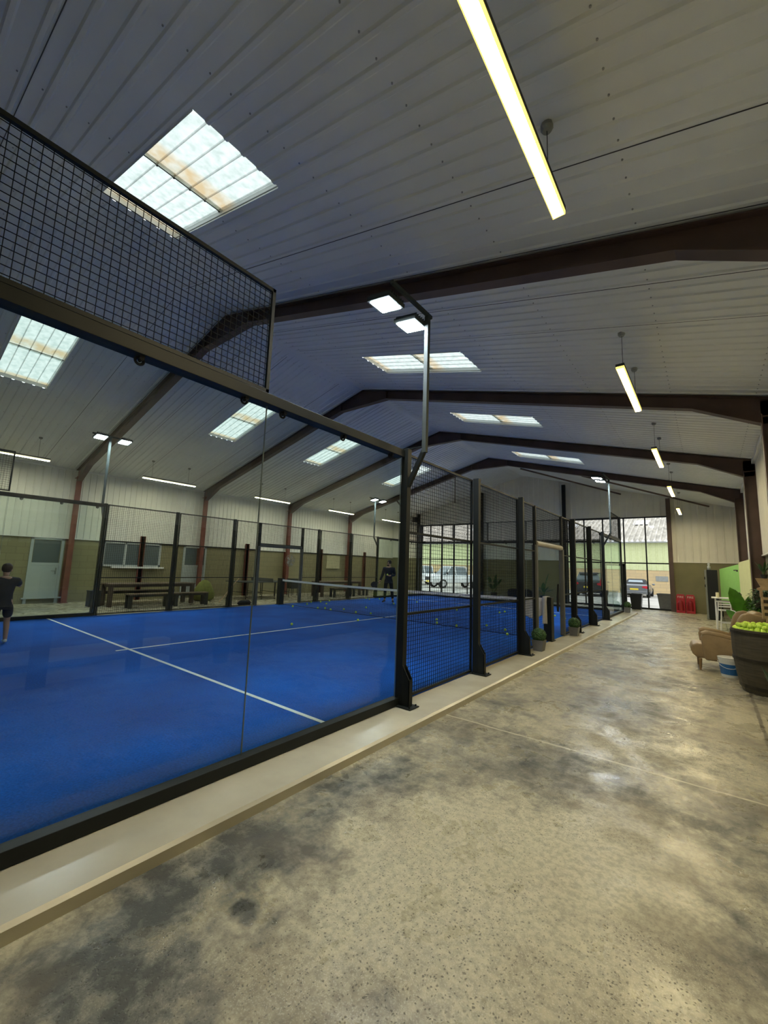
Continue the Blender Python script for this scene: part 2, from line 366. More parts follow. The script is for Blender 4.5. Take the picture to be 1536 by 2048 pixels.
# ------------------------------------------------------------------ mesh building
class MB:
    def __init__(s): s.bm = bmesh.new()
    def face(s, pts):
        vs = [s.bm.verts.new(p) for p in pts]
        try: return s.bm.faces.new(vs)
        except ValueError: return None
    def box(s, x0, x1, y0, y1, z0, z1, mtx=None):
        P = [(x, y, z) for x in (x0, x1) for y in (y0, y1) for z in (z0, z1)]
        if mtx is not None: P = [mtx @ Vector(p) for p in P]
        v = [s.bm.verts.new(p) for p in P]
        for f in ((0, 1, 3, 2), (4, 6, 7, 5), (0, 4, 5, 1), (2, 3, 7, 6), (0, 2, 6, 4), (1, 5, 7, 3)):
            s.bm.faces.new([v[i] for i in f])
        return s
    def bar(s, a, b, w, h=None, up=(0, 0, 1)):
        h = h or w
        a, b = Vector(a), Vector(b); d = b - a; L = d.length; d.normalize()
        u = Vector(up)
        if abs(d.dot(u)) > 0.99: u = Vector((0, 1, 0))
        x = d.cross(u).normalized(); u = x.cross(d)
        mt = Matrix((x, d, u)).transposed().to_4x4(); mt.translation = a
        return s.box(-w / 2, w / 2, 0, L, -h / 2, h / 2, mt)
    def tube(s, pts, r, n=8, caps=True):
        pts = [Vector(p) for p in pts]
        rs = r if isinstance(r, (list, tuple)) else [r] * len(pts)
        rings = []; prev = None
        for i, p in enumerate(pts):
            if i == 0: d = pts[1] - p
            elif i == len(pts) - 1: d = p - pts[i - 1]
            else: d = (pts[i + 1] - p).normalized() + (p - pts[i - 1]).normalized()
            d.normalize()
            if prev is None:
                u = Vector((0, 0, 1)) if abs(d.z) < 0.9 else Vector((1, 0, 0))
                x = d.cross(u).normalized()
            else:
                x = (prev - d * prev.dot(d)).normalized()
            prev = x; y = d.cross(x)
            rings.append([s.bm.verts.new(p + (x * math.cos(2 * math.pi * k / n) + y * math.sin(2 * math.pi * k / n)) * rs[i]) for k in range(n)])
        for a, b in zip(rings, rings[1:]):
            for k in range(n): s.bm.faces.new((a[k], a[(k + 1) % n], b[(k + 1) % n], b[k]))
        if caps:
            s.bm.faces.new(rings[0][::-1]); s.bm.faces.new(rings[-1])
        return s
    def lathe(s, prof, c=(0, 0, 0), n=24, cap0=True, cap1=True):
        rings = [[s.bm.verts.new((c[0] + r * math.cos(2 * math.pi * k / n), c[1] + r * math.sin(2 * math.pi * k / n), c[2] + z)) for k in range(n)] for r, z in prof]
        for a, b in zip(rings, rings[1:]):
            for k in range(n): s.bm.faces.new((a[k], a[(k + 1) % n], b[(k + 1) % n], b[k]))
        if cap0: s.bm.faces.new(rings[0][::-1])
        if cap1: s.bm.faces.new(rings[-1])
        return s
    def prism(s, outline, axis, a, b):
        """extrude a 2D outline; axis 'y': outline is (x,z); 'x': (y,z); 'z': (x,y)"""
        def P(u, v, w): return {'y': (u, w, v), 'x': (w, u, v), 'z': (u, v, w)}[axis]
        A = [s.bm.verts.new(P(u, v, a)) for u, v in outline]; B = [s.bm.verts.new(P(u, v, b)) for u, v in outline]
        n = len(A)
        for k in range(n): s.bm.faces.new((A[k], A[(k + 1) % n], B[(k + 1) % n], B[k]))
        s.bm.faces.new(A[::-1]); s.bm.faces.new(B)
        return s
    def ball(s, c, r, sub=2, sc=(1, 1, 1)):
        m = Matrix.Translation(c) @ Matrix.Diagonal((sc[0], sc[1], sc[2], 1))
        bmesh.ops.create_icosphere(s.bm, subdivisions=sub, radius=r, matrix=m)
        return s
    def build(s, name, m, parent=None, smooth=False, bevel=0.0, loc=None):
        bmesh.ops.recalc_face_normals(s.bm, faces=s.bm.faces)
        me = D.meshes.new(name); s.bm.to_mesh(me); s.bm.free()
        ms = m if isinstance(m, (list, tuple)) else [m]
        for k in ms: me.materials.append(M[k] if isinstance(k, str) else k)
        if smooth:
            for p in me.polygons: p.use_smooth = True
        o = D.objects.new(name, me); COL.objects.link(o)
        if parent: o.parent = parent
        if loc: o.location = loc
        if bevel:
            bv = o.modifiers.new('bevel', 'BEVEL'); bv.width = bevel; bv.segments = 2; bv.limit_method = 'ANGLE'
        return o
def empty(name, loc=(0, 0, 0), rz=0.0):
    o = D.objects.new(name, None); COL.objects.link(o); o.location = loc; o.rotation_euler = (0, 0, rz)
    o.empty_display_size = 0.1
    return o
def tag(o, label, cat, group=None, kind=None):
    o['label'] = label; o['category'] = cat
    if group: o['group'] = group
    if kind: o['kind'] = kind
    return o
def struct(o, label=None):
    o['kind'] = 'structure'
    if label: o['label'] = label
    return o
def copy_tree(o, parent=None, **kw):
    c = o.copy(); COL.objects.link(c)
    if parent is not None: c.parent = parent
    for ch in list(o.children): copy_tree(ch, c)
    return c
def thing(name, label, cat, loc=(0, 0, 0), rz=0.0, group=None):
    return tag(empty(name, loc, rz), label, cat, group)

# ------------------------------------------------------------------ ground, floor, court
mb = MB(); mb.box(XL - 0.2, XR + 0.2, YN - 0.2, YG + 0.05, ZF - 0.2, ZF)
struct(mb.build('floor', 'concrete'), 'stained bare concrete slab of the hall')
mb = MB(); mb.box(-60, 40, YG + 0.05, 90, -0.35, -0.12)
struct(mb.build('ground', 'yard'), 'pale concrete yard outside the glazed gable')
mb = MB()
# raised kerb round the court, chamfered outer edge
K = 0.5
def kerb_profile(s, x0, sgn):
    return [(x0, ZF), (x0 + sgn * K, ZF), (x0 + sgn * (K - 0.004), -0.022), (x0 + sgn * (K - 0.025), -0.004), (x0, -0.002)]
mb.prism([(p[0], p[1]) for p in kerb_profile(0, 0.0, 1)], 'y', -0.5, 20.0)
mb.prism([(p[0], p[1]) for p in kerb_profile(0, -10.0, -1)], 'y', -0.5, 20.0)
mb.box(-10.5, 0.5, 20.0, 20.5, ZF, -0.003)
mb.box(-10.5, 0.5, -0.5, 0.0, ZF, -0.003)
struct(mb.build('trim_1', 'paint'), 'cream painted concrete kerb round the blue court')
mb = MB(); mb.box(-10.0, 0.0, 0.0, 20.0, ZF + 0.002, 0.0)
tag(mb.build('court_surface', 'turf'), 'blue artificial turf of the padel court inside the glass and mesh cage', 'court floor', kind='structure')
def line(x0, x1, y0, y1, lab):
    mb = MB(); mb.box(x0, x1, y0, y1, 0.0005, 0.003)
    o = mb.build('court_line', 'whiteline'); return tag(o, lab, 'court line', 'white lines on the blue court')
line(-10, 0, 3.025, 3.075, 'white service line across the blue court nearer the camera')
line(-10, 0, 16.925, 16.975, 'white service line across the blue court beyond the net')
line(-5.025, -4.975, 2.85, 17.15, 'white centre line running lengthways down the blue court under the net')

# ------------------------------------------------------------------ roof and skylights
SKR = [1.45, 6.96, 11.30, 16.60]        # rooflights, right slope
SKL = [1.45, 6.87, 11.10, 16.45]        # left slope
def slope(side):
    """corrugated ceiling sheet of one slope with holes for the rooflights"""
    sgn = 1 if side == 'R' else -1
    starts = SKR if side == 'R' else SKL
    offs = [0.0, 2.0, 4.67, (9.75)]     # distance from ridge: ridge, rooflight top, bottom, eave
    if side == 'L': offs = [0.0, 2.42, 4.93, 9.75]
    prof = []                           # (y, dz)
    y = YN - 0.2
    ys = []
    marks = sorted(set([round(s, 3) for s in starts] + [round(s + 1.02, 3) for s in starts]))
    pts = []
    k = 0
    base = 1.45 - 0.2 * 40
    yy = base
    while yy < YG + 0.3:
        for dy, dz in ((0.0, 0.0), (0.118, 0.0), (0.135, -0.018), (0.168, -0.018), (0.185, 0.0)):
            pts.append((yy + dy, dz))
        yy += 0.2
    pts = [p for p in pts if p[0] > YN - 0.2]
    def dz_at(v):
        for (a, da), (b, db) in zip(pts, pts[1:]):
            if a <= v <= b: return da + (db - da) * (v - a) / max(1e-9, b - a)
        return 0
    allp = pts + [(m_, dz_at(m_)) for m_ in marks]
    allp = sorted(allp)
    mb = MB()
    for (a, da), (b, db) in zip(allp, allp[1:]):
        if b - a < 1e-5: continue
        mid = (a + b) / 2
        hole = any(s < mid < s + 1.02 for s in starts)
        for i in range(3):
            if i == 1 and hole: continue
            x0, x1 = RX + sgn * offs[i], RX + sgn * offs[i + 1]
            z0, z1 = RZ + 0.03 - T * offs[i], RZ + 0.03 - T * offs[i + 1]
            mb.face([(x0, a, z0 + da), (x1, a, z1 + da), (x1, b, z1 + db), (x0, b, z0 + db)])
    # upstand round each opening
    for s in starts:
        x0, x1 = RX + sgn * offs[1], RX + sgn * offs[2]
        z0, z1 = RZ + 0.03 - T * offs[1], RZ + 0.03 - T * offs[2]
        h = 0.10
        for yv in (s, s + 1.02):
            mb.face([(x0, yv, z0 - 0.02), (x1, yv, z1 - 0.02), (x1, yv, z1 + h), (x0, yv, z0 + h)])
        for xv, zv in ((x0, z0), (x1, z1)):
            mb.face([(xv, s, zv - 0.0), (xv, s + 1.02, zv), (xv, s + 1.02, zv + h), (xv, s, zv + h)])
    o = mb.build('ceiling', 'ceil'); struct(o, 'ribbed metal ceiling sheet, %s slope of the roof' % ('right' if side == 'R' else 'left'))
    # dark lap joints and screw heads are part of the sheet
    mb = MB()
    yy = 0.45
    while yy > YN: yy -= 1.0
    while yy < YG:
        x0, x1 = RX, RX + sgn * 9.6
        if not any(s - 0.01 < yy < s + 1.03 for s in starts):
            mb.box(-0.0, 9.9, yy - 0.004, yy + 0.004, 0.024, 0.0275, Matrix.Translation((RX, 0, RZ)) @ Matrix.Rotation(math.atan(T), 4, 'Y') if sgn > 0 else Matrix.Translation((RX, 0, RZ)) @ Matrix.Rotation(math.pi - math.atan(T), 4, 'Y') @ Matrix.Diagonal((1, 1, -1, 1)))
        yy += 1.0
    mb.build('lap_joint', 'seam', o)
    mb = MB()
    for off in (0.35, 1.7, 3.3, 5.2, 6.6, 8.0, 9.2):
        yy = 0.55 - 4
        while yy < 14:
            if not (any(s - 0.05 < yy < s + 1.07 for s in starts) and offs[1] < off < offs[2]):
                c = (RX + sgn * off, yy, RZ + 0.024 - T * off)
                mb.lathe([(0.008, -0.004), (0.008, 0.008)], c, 6)
            yy += 0.2
    sc = mb.build('sheet_screws', 'screw', o); sc['kind'] = 'stuff'
    # rooflights
    for i, s in enumerate(starts):
        mb = MB()
        L = offs[2] - offs[1]
        n = 5
        def lap(x): return 0.0
        seg = [(-0.03, L * 0.52 + 0.03, 0.010), (L * 0.50, L + 0.05, 0.0)]
        for (u0, u1, lift) in seg:
            yv = -0.02
            P = []
            for j in range(n):
                for dy, dz in ((0.0, 0.0), (0.09, -0.003), (0.175, 0.0), (0.187, -0.02), (0.200, -0.0)):
                    P.append((j * 0.204 + dy, dz))
            P.append((1.03, 0.0))
            for (a, da), (b, db) in zip(P, P[1:]):
                if b - a < 1e-4: continue
                mb.face([(u0, a, -T * u0 + da + lift), (u1, a, -T * u1 + da + lift), (u1, b, -T * u1 + db + lift), (u0, b, -T * u0 + db + lift)])
        if sgn < 0:
            for v in mb.bm.verts: pass
        o2 = mb.build('window_%d' % (3 + i + (0 if sgn > 0 else 4)), 'skyR' if sgn > 0 else 'skyL')
        o2.location = (RX + sgn * offs[1], s, RZ + 0.03 + 0.085 - T * offs[1])
        if sgn < 0: o2.scale = (-1, 1, 1)
        struct(o2, 'translucent corrugated rooflight number %d from the camera end of the %s slope' % (i + 1, 'right' if sgn > 0 else 'left'))
        mb = MB()
        for j in range(1, 6):
            mb.ball((L * 0.5, j * 0.204 - 0.01, -T * L * 0.5 - 0.012), 0.016, 1)
        mb.bar((L * 0.5, 0, -T * L * 0.5 - 0.008), (L * 0.5, 1.02, -T * L * 0.5 - 0.008), 0.010, 0.008)
        mb.build('overlap_strip', 'seam', o2)
        mb = MB()
        mb.bar((-0.04, 1.035, -0.075 + T * 0.04), (L + 0.06, 1.035, -0.075 - T * (L + 0.06)), 0.045, 0.012)
        mb.build('edge_flashing', 'grey', o2)
slope('R'); slope('L')
mb = MB()
mb.prism([(RX - 0.28, RZ + 0.027 - T * 0.28), (RX, RZ + 0.027), (RX + 0.28, RZ + 0.027 - T * 0.28), (RX, RZ + 0.005)], 'y', YN, YG)
struct(mb.build('trim_2', 'ceil'), 'folded ridge flashing under the roof apex')

# ------------------------------------------------------------------ walls
def ribs(u0, u1, pitch=0.2, d=0.022):
    P = []; u = u0
    while u < u1 - 1e-6:
        for du, dz in ((0, 0), (pitch * 0.70, 0), (pitch * 0.76, d), (pitch * 0.88, d), (pitch * 0.94, 0)):
            if u + du <= u1: P.append((u + du, dz))
        u += pitch
    P.append((u1, 0)); return P
ZC = 2.16                                # lower edge of the cladding
# left wall
mb = MB(); mb.box(XL - 0.25, XL - 0.03, YN, YG + 0.2, ZF, ZC + 0.1)
wl = struct(mb.build('wall_left', 'oliveblock'), 'long left wall, olive painted blockwork below pale ribbed cladding')
mb = MB()
for (a, da), (b, db) in zip(*(lambda P: (P, P[1:]))(ribs(YN, YG))):
    if b - a < 1e-5: continue
    mb.face([(XL + da, a, ZC), (XL + db, b, ZC), (XL + db, b, 4.75), (XL + da, a, 4.75)])
mb.box(XL - 0.25, XL - 0.005, YN, YG, ZC, 4.9)
mb.build('upper_cladding', 'clad', wl)
mb = MB(); mb.box(XL - 0.02, XL + 0.035, YN, YG, ZC - 0.02, ZC + 0.01); mb.box(XL - 0.02, XL + 0.05, YN, YG, 4.60, 4.66)
mb.build('cladding_trim', 'white', wl)
# right wall
mb = MB(); mb.box(XR + 0.03, XR + 0.25, YN, YG + 0.2, ZF, ZC + 0.1)
wr = struct(mb.build('wall_right', 'olive'), 'long right wall, olive below and pale ribbed cladding above')
mb = MB()
for (a, da), (b, db) in zip(*(lambda P: (P, P[1:]))(ribs(YN, YG))):
    if b - a < 1e-5: continue
    mb.face([(XR - da, a, ZC), (XR - da, a, 4.75), (XR - db, b, 4.75), (XR - db, b, ZC)])
mb.box(XR + 0.005, XR + 0.25, YN, YG, ZC, 4.9)
mb.build('upper_cladding', 'clad', wr)
mb = MB(); mb.box(XR - 0.035, XR + 0.02, YN, YG, ZC - 0.02, ZC + 0.01); mb.box(XR - 0.08, XR + 0.02, YN, YG, 4.55, 4.66)
mb.build('cladding_trim', 'white', wr)
# near wall behind the camera
mb = MB(); mb.prism([(XL - .2, ZF), (XR + .2, ZF), (XR + .2, roofz(XR + .2) + .1), (RX, RZ + .12), (XL - .2, roofz(XL - .2) + .1)], 'y', YN - 0.2, YN)
struct(mb.build('wall_near', 'clad'), 'plain end wall behind the camera')
# gable with two tall glazed screens
W1 = (-3.08, 1.52); W2 = (-12.6, -8.05); WT = 4.42
mb = MB()
for x0, x1 in ((XL - .2, W2[0]), (W2[1], W1[0]), (W1[1], XR + .2)):
    mb.box(x0, x1, YG, YG + 0.2, ZF, ZC + 0.06)
wg = struct(mb.build('wall_far', 'olive'), 'far gable wall with two tall glazed screens, olive below, ribbed cladding above')
mb = MB()
for (a, da), (b, db) in zip(*(lambda P: (P, P[1:]))(ribs(XL, XR, 0.29, 0.02))):
    if b - a < 1e-5: continue
    m_ = (a + b) / 2
    zb = ZC + 0.05 if not (W1[0] < m_ < W1[1] or W2[0] < m_ < W2[1]) else WT
    mb.face([(a, YG - da, zb), (a, YG - da, roofz(a) + 0.1), (b, YG - db, roofz(b) + 0.1), (b, YG - db, zb)])
for x0, x1, zb in ((XL - .2, W2[0], ZC + .06), (W2[0], W2[1], WT), (W2[1], W1[0], ZC + .06), (W1[0], W1[1], WT), (W1[1], XR + .2, ZC + .06)):
    nseg = 6
    for k in range(nseg):
        a = x0 + (x1 - x0) * k / nseg; b = x0 + (x1 - x0) * (k + 1) / nseg
        mb.prism([(a, zb), (b, zb), (b, roofz(b) + .1), (a, roofz(a) + .1)], 'y', YG + 0.01, YG + 0.2)
mb.build('upper_cladding', 'clad', wg)
mb = MB()
for x0, x1, zb in ((XL, W2[0], ZC), (W2[1], W1[0], ZC), (W1[1], XR, ZC)):
    mb.box(x0, x1, YG - 0.035, YG + 0.01, zb + .03, zb + 0.06)
mb.build('cladding_trim', 'white', wg)

def screen(idx, x0, x1, mulls, door=None):
    mb = MB(); y0, y1 = YG + 0.02, YG + 0.10
    w = 0.055
    mb.box(x0, x1, y0, y1, ZF + .001, 0.0); mb.box(x0, x1, y0, y1, WT - 0.06, WT); mb.box(x0, x1, y0, y1, 2.10, 2.16)
    for x in [x0 + w / 2] + mulls + [x1 - w / 2]:
        mb.box(x - w / 2, x + w / 2, y0, y1, 0, WT)
    o = struct(mb.build('window_%d' % idx, 'black'), 'tall black framed glazed screen in the far gable, %s' % ('right hand one with a door' if door else 'left hand one behind the court'))
    edges = [x0] + mulls + [x1]
    for k, (a, b) in enumerate(zip(edges, edges[1:])):
        for z0, z1 in ((0, 2.10), (2.16, WT - .06)):
            if door is not None and k == door and z0 == 0: continue
            mb = MB(); mb.box(a + .028, b - .028, YG + 0.055, YG + 0.065, z0, z1); mb.build('pane', 'wglass', o)
    mb = MB(); mb.box(x0, x1, YG + .2, YG + .45, WT + .0, WT + .05); mb.build('red_fascia_light' if False else 'head_flashing', 'red', o)
    return o
screen(1, W1[0], W1[1], [-2.2, -1.3, -0.35, 0.58], door=2)
screen(2, W2[0], W2[1], [-11.8, -10.9, -10.0, -9.05])
# door leaf in screen 1
mb = MB()
a, b = -1.27, -0.38
mb.box(a, a + .09, YG, YG + .07, ZF + .002, 2.09); mb.box(b - .13, b, YG, YG + .07, ZF + .002, 2.09)
mb.box(a, b, YG, YG + .07, 1.98, 2.09); mb.box(a, b, YG, YG + .07, ZF + .002, 0.05)
d1 = struct(mb.build('door_1', 'black'), 'black framed glass entrance door in the right hand glazed screen')
mb = MB(); mb.box(a + .09, b - .13, YG + .03, YG + .04, 0.05, 1.98); mb.build('door_glass', 'wglass', d1)
mb = MB(); mb.box(b - .16, b - .02, YG - .05, YG, 0.92, 1.06); mb.tube([(b - .19, YG - .06, .99), (b - .05, YG - .06, .99)], .012); mb.build('door_handle', 'rub', d1)

# left wall: doors and window
def wall_door(idx, y0, y1, gl0, desc):
    x = XL - 0.03
    mb = MB()
    mb.box(x, x + .05, y0, y0 + .08, ZF, ZC - .03); mb.box(x, x + .05, y1 - .08, y1, ZF, ZC - .03); mb.box(x, x + .05, y0, y1, ZC - .09, ZC - .03)
    mb.box(x, x + .10, y0 - .06, y1 + .1, 0.08, 0.12)
    o = struct(mb.build('door_%d' % idx, 'upvc'), desc)
    mb = MB(); mb.box(x, x + .03, y0 + .08, y1 - .08, 0.12, gl0); mb.box(x, x + .045, y0 + .08, y1 - .08, gl0 - .02, gl0 + .07)
    mb.build('door_panel', 'upvc', o, bevel=0.004)
    mb = MB(); mb.box(x + .005, x + .012, y0 + .1, y1 - .1, gl0 + .07, ZC - .1); mb.build('door_glass', 'carglass', o)
    mb = MB(); mb.tube([(x + .07, y1 - .14, 1.02), (x + .07, y1 - .28, 1.02)], .012); mb.box(x + .02, x + .06, y1 - .17, y1 - .13, 0.9, 1.12)
    mb.build('door_handle', 'grey', o)
wall_door(2, 3.5, 4.42, 1.22, 'white half glazed door in the left wall near the white shoed child')
wall_door(3, 8.66, 9.7, 1.25, 'white half glazed door in the left wall behind the olive bean bag')
x = XL - 0.03
mb = MB()
for yy in (5.62, 6.35, 6.95, 7.65): mb.box(x, x + .05, yy, yy + .07, 1.2, ZC - .02)
mb.box(x, x + .05, 5.62, 7.72, 2.08, ZC - .02); mb.box(x, x + .05, 5.62, 7.72, 1.2, 1.27)
w11 = struct(mb.build('window_11', 'upvc'), 'white framed side window in the left wall above the wooden table')
mb = MB(); mb.box(x, x + .16, 5.95, 7.85, 1.14, 1.21); mb.build('window_sill', 'white', w11)
mb = MB(); mb.box(x + .005, x + .012, 5.66, 7.68, 1.27, 2.08); mb.build('pane', 'carglass', w11)
# short wall posts of the blockwork
for k, (yy, lab) in enumerate(((6.95, 'in front of the white framed side window'), (11.75, 'by the folded table tennis table'), (16.7, 'left of the cream noticeboard'), (20.6, 'nearest the far gable'))):
    mb = MB(); mb.box(XL - .03, XL + .10, yy - .07, yy + .07, ZF, 2.42); mb.box(XL + .085, XL + .10, yy - .1, yy + .1, ZF, 2.42)
    tag(mb.build('wall_post', 'redsteel'), 'short red brown steel wall post %s' % lab, 'wall post', 'short steel posts on the left wall')
mb = MB(); mb.box(XL - .028, XL + .05, 17.2, 18.3, 1.3, 2.08)
nb = tag(mb.build('notice_board', 'panelcream', bevel=.005), 'square olive cream panel fixed to the left wall beyond the net', 'panel')

# ------------------------------------------------------------------ portal frames
FR = [(-0.25, 'nearest the camera, mostly out of view'), (4.55, 'over the near floodlights'), (9.35, 'second one down the hall'), (14.15, 'third one down the hall'), (18.95, 'last one before the glazed gable')]
def haunch_bottom(off):
    """depth of the rafter below the roof plane at a distance from the ridge"""
    if off < 0.95: return (RZ - T * off) - (RZ - T * 0.95 - 0.25)
    if off < 8.3: return 0.25
    return 0.25 + (off - 8.3) / (9.25 - 8.3) * 0.22
def web_frame(y):
    root = empty('portal_frame', (RX, y, ZF))
    offs = [0, .95, 8.3, 9.25, 9.47]
    # rafters: outline of the web both sides, flanges as strips
    for sgn, nm in ((1, 'rafter'), (-1, 'rafter')):
        mb = MB()
        top = [(sgn * o, RZ - T * o - ZF) for o in offs]
        bot = [(sgn * o, RZ - T * o - ZF - haunch_bottom(o)) for o in offs[:4]]
        ol = top + [(sgn * 9.47, bot[-1][1])] + bot[::-1]
        mb.prism(ol, 'y', -0.006, 0.006)
        for a, b in zip(top, top[1:]): mb.bar((a[0], 0, a[1] - .006), (b[0], 0, b[1] - .006), 0.17, 0.014)
        for a, b in zip(bot, bot[1:]): mb.bar((a[0], 0, a[1] + .0), (b[0], 0, b[1] + .0), 0.17, 0.014)
        mb.box(sgn * .95 - .006, sgn * .95 + .006, -.08, .08, bot[1][1], top[1][1] - .01)
        mb.build('rafter', 'steel', root)
        mb = MB()
        xi, xo = sgn * 9.25, sgn * 9.52
        zt = RZ - T * 9.47 - ZF
        mb.box(min(xi, xo), max(xi, xo), -.006, .006, 0, zt)
        mb.box(xi - .008, xi + .008, -.085, .085, 0.01, zt - .47 + .22)
        mb.box(xo - .008, xo + .008, -.085, .085, 0.01, zt)
        mb.box(min(xi, xo), max(xi, xo), -.085, .085, zt - .30, zt - .285)
        mb.box(min(xi, xo) - .04, max(xi, xo) + .04, -.12, .12, 0, 0.02)
        mb.build('column', 'steel' if sgn > 0 else 'redsteel', root)
    return root
fr0 = web_frame(4.55)
tag(fr0, 'brown steel portal frame ' + FR[1][1], 'steel frame', 'brown steel portal frames of the hall')
for y, lab in FR:
    if y == 4.55: continue
    c = copy_tree(fr0); c.location = (RX, y, ZF)
    tag(c, 'brown steel portal frame ' + lab, 'steel frame', 'brown steel portal frames of the hall')
# gable posts
for xx, z1, m_, lab in ((1.57, None, 'steel', 'right of the entrance door screen'), (-3.14, 6.35, 'black', 'left of the entrance door screen'), (-7.98, 6.3, 'black', 'right of the left hand glazed screen'), (-12.66, 5.2, 'black', 'left of the left hand glazed screen')):
    zt = z1 or roofz(xx) - .05
    mb = MB(); mb.box(xx - .07, xx + .07, YG - .22, YG - .04, ZF, zt); mb.box(xx - .09, xx + .09, YG - .235, YG - .22, ZF, zt)
    tag(mb.build('gable_post', m_), 'steel gable post ' + lab, 'steel post', 'steel posts standing against the far gable')
# roof bracing rods in the last bay
def rod(a, b, lab):
    mb = MB(); mb.bar(a, b, .06, .06)
    tag(mb.build('roof_brace', 'steel'), lab, 'roof brace', 'brace struts under the roof in the last bay')
rod((-3.9, 19.05, roofz(-3.9) - .30), (-0.4, YG - .1, roofz(-0.4) - .18), 'thin dark roof brace running from the last frame apex towards the gable middle')
rod((-1.2, 19.05, roofz(-1.2) - .24), (3.1, YG - .1, roofz(3.1) - .12), 'thin dark roof brace over the aisle running down to the right end of the gable')
rod((-7.4, 19.05, roofz(-7.4) - .26), (-9.9, YG - .1, roofz(-9.9) - .12), 'thin dark roof brace left of the last frame apex')
rod((-11.2, 19.05, roofz(-11.2) - .26), (-13.4, YG - .1, roofz(-13.4) - .12), 'thin dark roof brace near the left eave of the last bay')

# ------------------------------------------------------------------ court cage
def mesh_bm(x, y0, y1, z0, z1, axis='y', pitch=0.05, w=0.0042, frame=0.022):
    mb = MB()
    def B(u0, u1, v0, v1, t):
        if axis == 'y': mb.box(x - t, x + t, u0, u1, v0, v1)
        else: mb.box(u0, u1, x - t, x + t, v0, v1)
    n = int(round((y1 - y0) / pitch))
    for k in range(1, n):
        u = y0 + (y1 - y0) * k / n; B(u - w / 2, u + w / 2, z0, z1, w / 2)
    n = int(round((z1 - z0) / pitch))
    for k in range(1, n):
        v = z0 + (z1 - z0) * k / n; B(y0, y1, v - w / 2, v + w / 2, w / 2)
    return mb
def mesh_panel(x, y0, y1, z0, z1, lab, axis='y', rails=(), grp='black wire mesh fence panels', fw=0.03):
    if axis == 'y': root = thing('mesh_panel', lab, 'fence panel', (x, (y0 + y1) / 2, z0), 0, grp)
    else: root = thing('mesh_panel', lab, 'fence panel', ((y0 + y1) / 2, x, z0), 0, grp)
    L = (y1 - y0) / 2; H = z1 - z0
    m = mesh_bm(0, -L, L, 0, H, axis); m.build('wire_mesh', 'wire', root)
    mb = MB(); t = fw / 2
    def B(u0, u1, v0, v1, tt=t):
        if axis == 'y': mb.box(-tt, tt, u0, u1, v0, v1)
        else: mb.box(u0, u1, -tt, tt, v0, v1)
    B(-L, L, 0, fw); B(-L, L, H - fw, H); B(-L, -L + fw, 0, H); B(L - fw, L, 0, H)
    for r in rails: B(-L, L, r - z0 - .015, r - z0 + .015, t + .004)
    mb.build('panel_frame', 'black', root)
    return root
def post(x, y, sgn, lab, h=3.02, narrow=False):
    root = thing('fence_post', lab, 'fence post', (x, y, 0), 0, 'black steel fence posts of the court')
    mb = MB(); mb.box(min(0.02 * sgn, .115 * sgn), max(0.02 * sgn, .115 * sgn), -.04, .04, 0.012, h)
    mb.build('upright', 'black', root, bevel=.003)
    mb = MB()
    ol = [(sgn * .115, .012), (sgn * .21, .012), (sgn * .21, .30), (sgn * .115, .45)]
    mb.prism(ol, 'y', -.035, -.027); mb.prism(ol, 'y', .027, .035)
    mb.box(min(sgn * .202, sgn * .21), max(sgn * .202, sgn * .21), -.035, .035, .012, .30)
    mb.build('gusset', 'black', root)
    mb = MB(); mb.box(min(sgn * .0, sgn * .27), max(sgn * .0, sgn * .27), -.09, .09, 0, .012)
    for px in (.03, .24):
        for py in (-.065, .065): mb.lathe([(.010, .012), (.010, .03)], (sgn * px, py, 0), 6)
    mb.build('base_plate', 'black', root)
    return root
def gate_post(x, y, sgn, lab):
    root = thing('gate_post', lab, 'gate post', (x, y, 0), 0, 'padded gate posts of the court openings')
    mb = MB(); mb.box(-.03, .03, -.03, .03, 2.05, 3.0); mb.build('upright', 'black', root)
    mb = MB(); mb.box(-.055, .055, -.055, .055, 0.01, 2.14); mb.build('padding', 'pad', root, bevel=.02)
    return root
def glass_panel(x, y0, y1, z0, z1, lab, axis='y', clips=()):
    if axis == 'y': root = thing('glass_panel', lab, 'glass panel', (x, (y0 + y1) / 2, z0), 0, 'glass wall panels of the court')
    else: root = thing('glass_panel', lab, 'glass panel', ((y0 + y1) / 2, x, z0), 0, 'glass wall panels of the court')
    L = (y1 - y0) / 2 - .0025; H = z1 - z0
    mb = MB()
    if axis == 'y': mb.box(-.006, .006, -L, L, 0, H)
    else: mb.box(-L, L, -.006, .006, 0, H)
    mb.build('pane', 'glass', root)
    for s in (-1, 1):
        mb = MB()
        if axis == 'y': mb.box(-.006, .006, s * (L + .0005) - .0007, s * (L + .0005) + .0007, 0, H)
        else: mb.box(s * (L + .0005) - .0007, s * (L + .0005) + .0007, -.006, .006, 0, H)
        mb.build('polished_edge', 'edge', root)
    return root
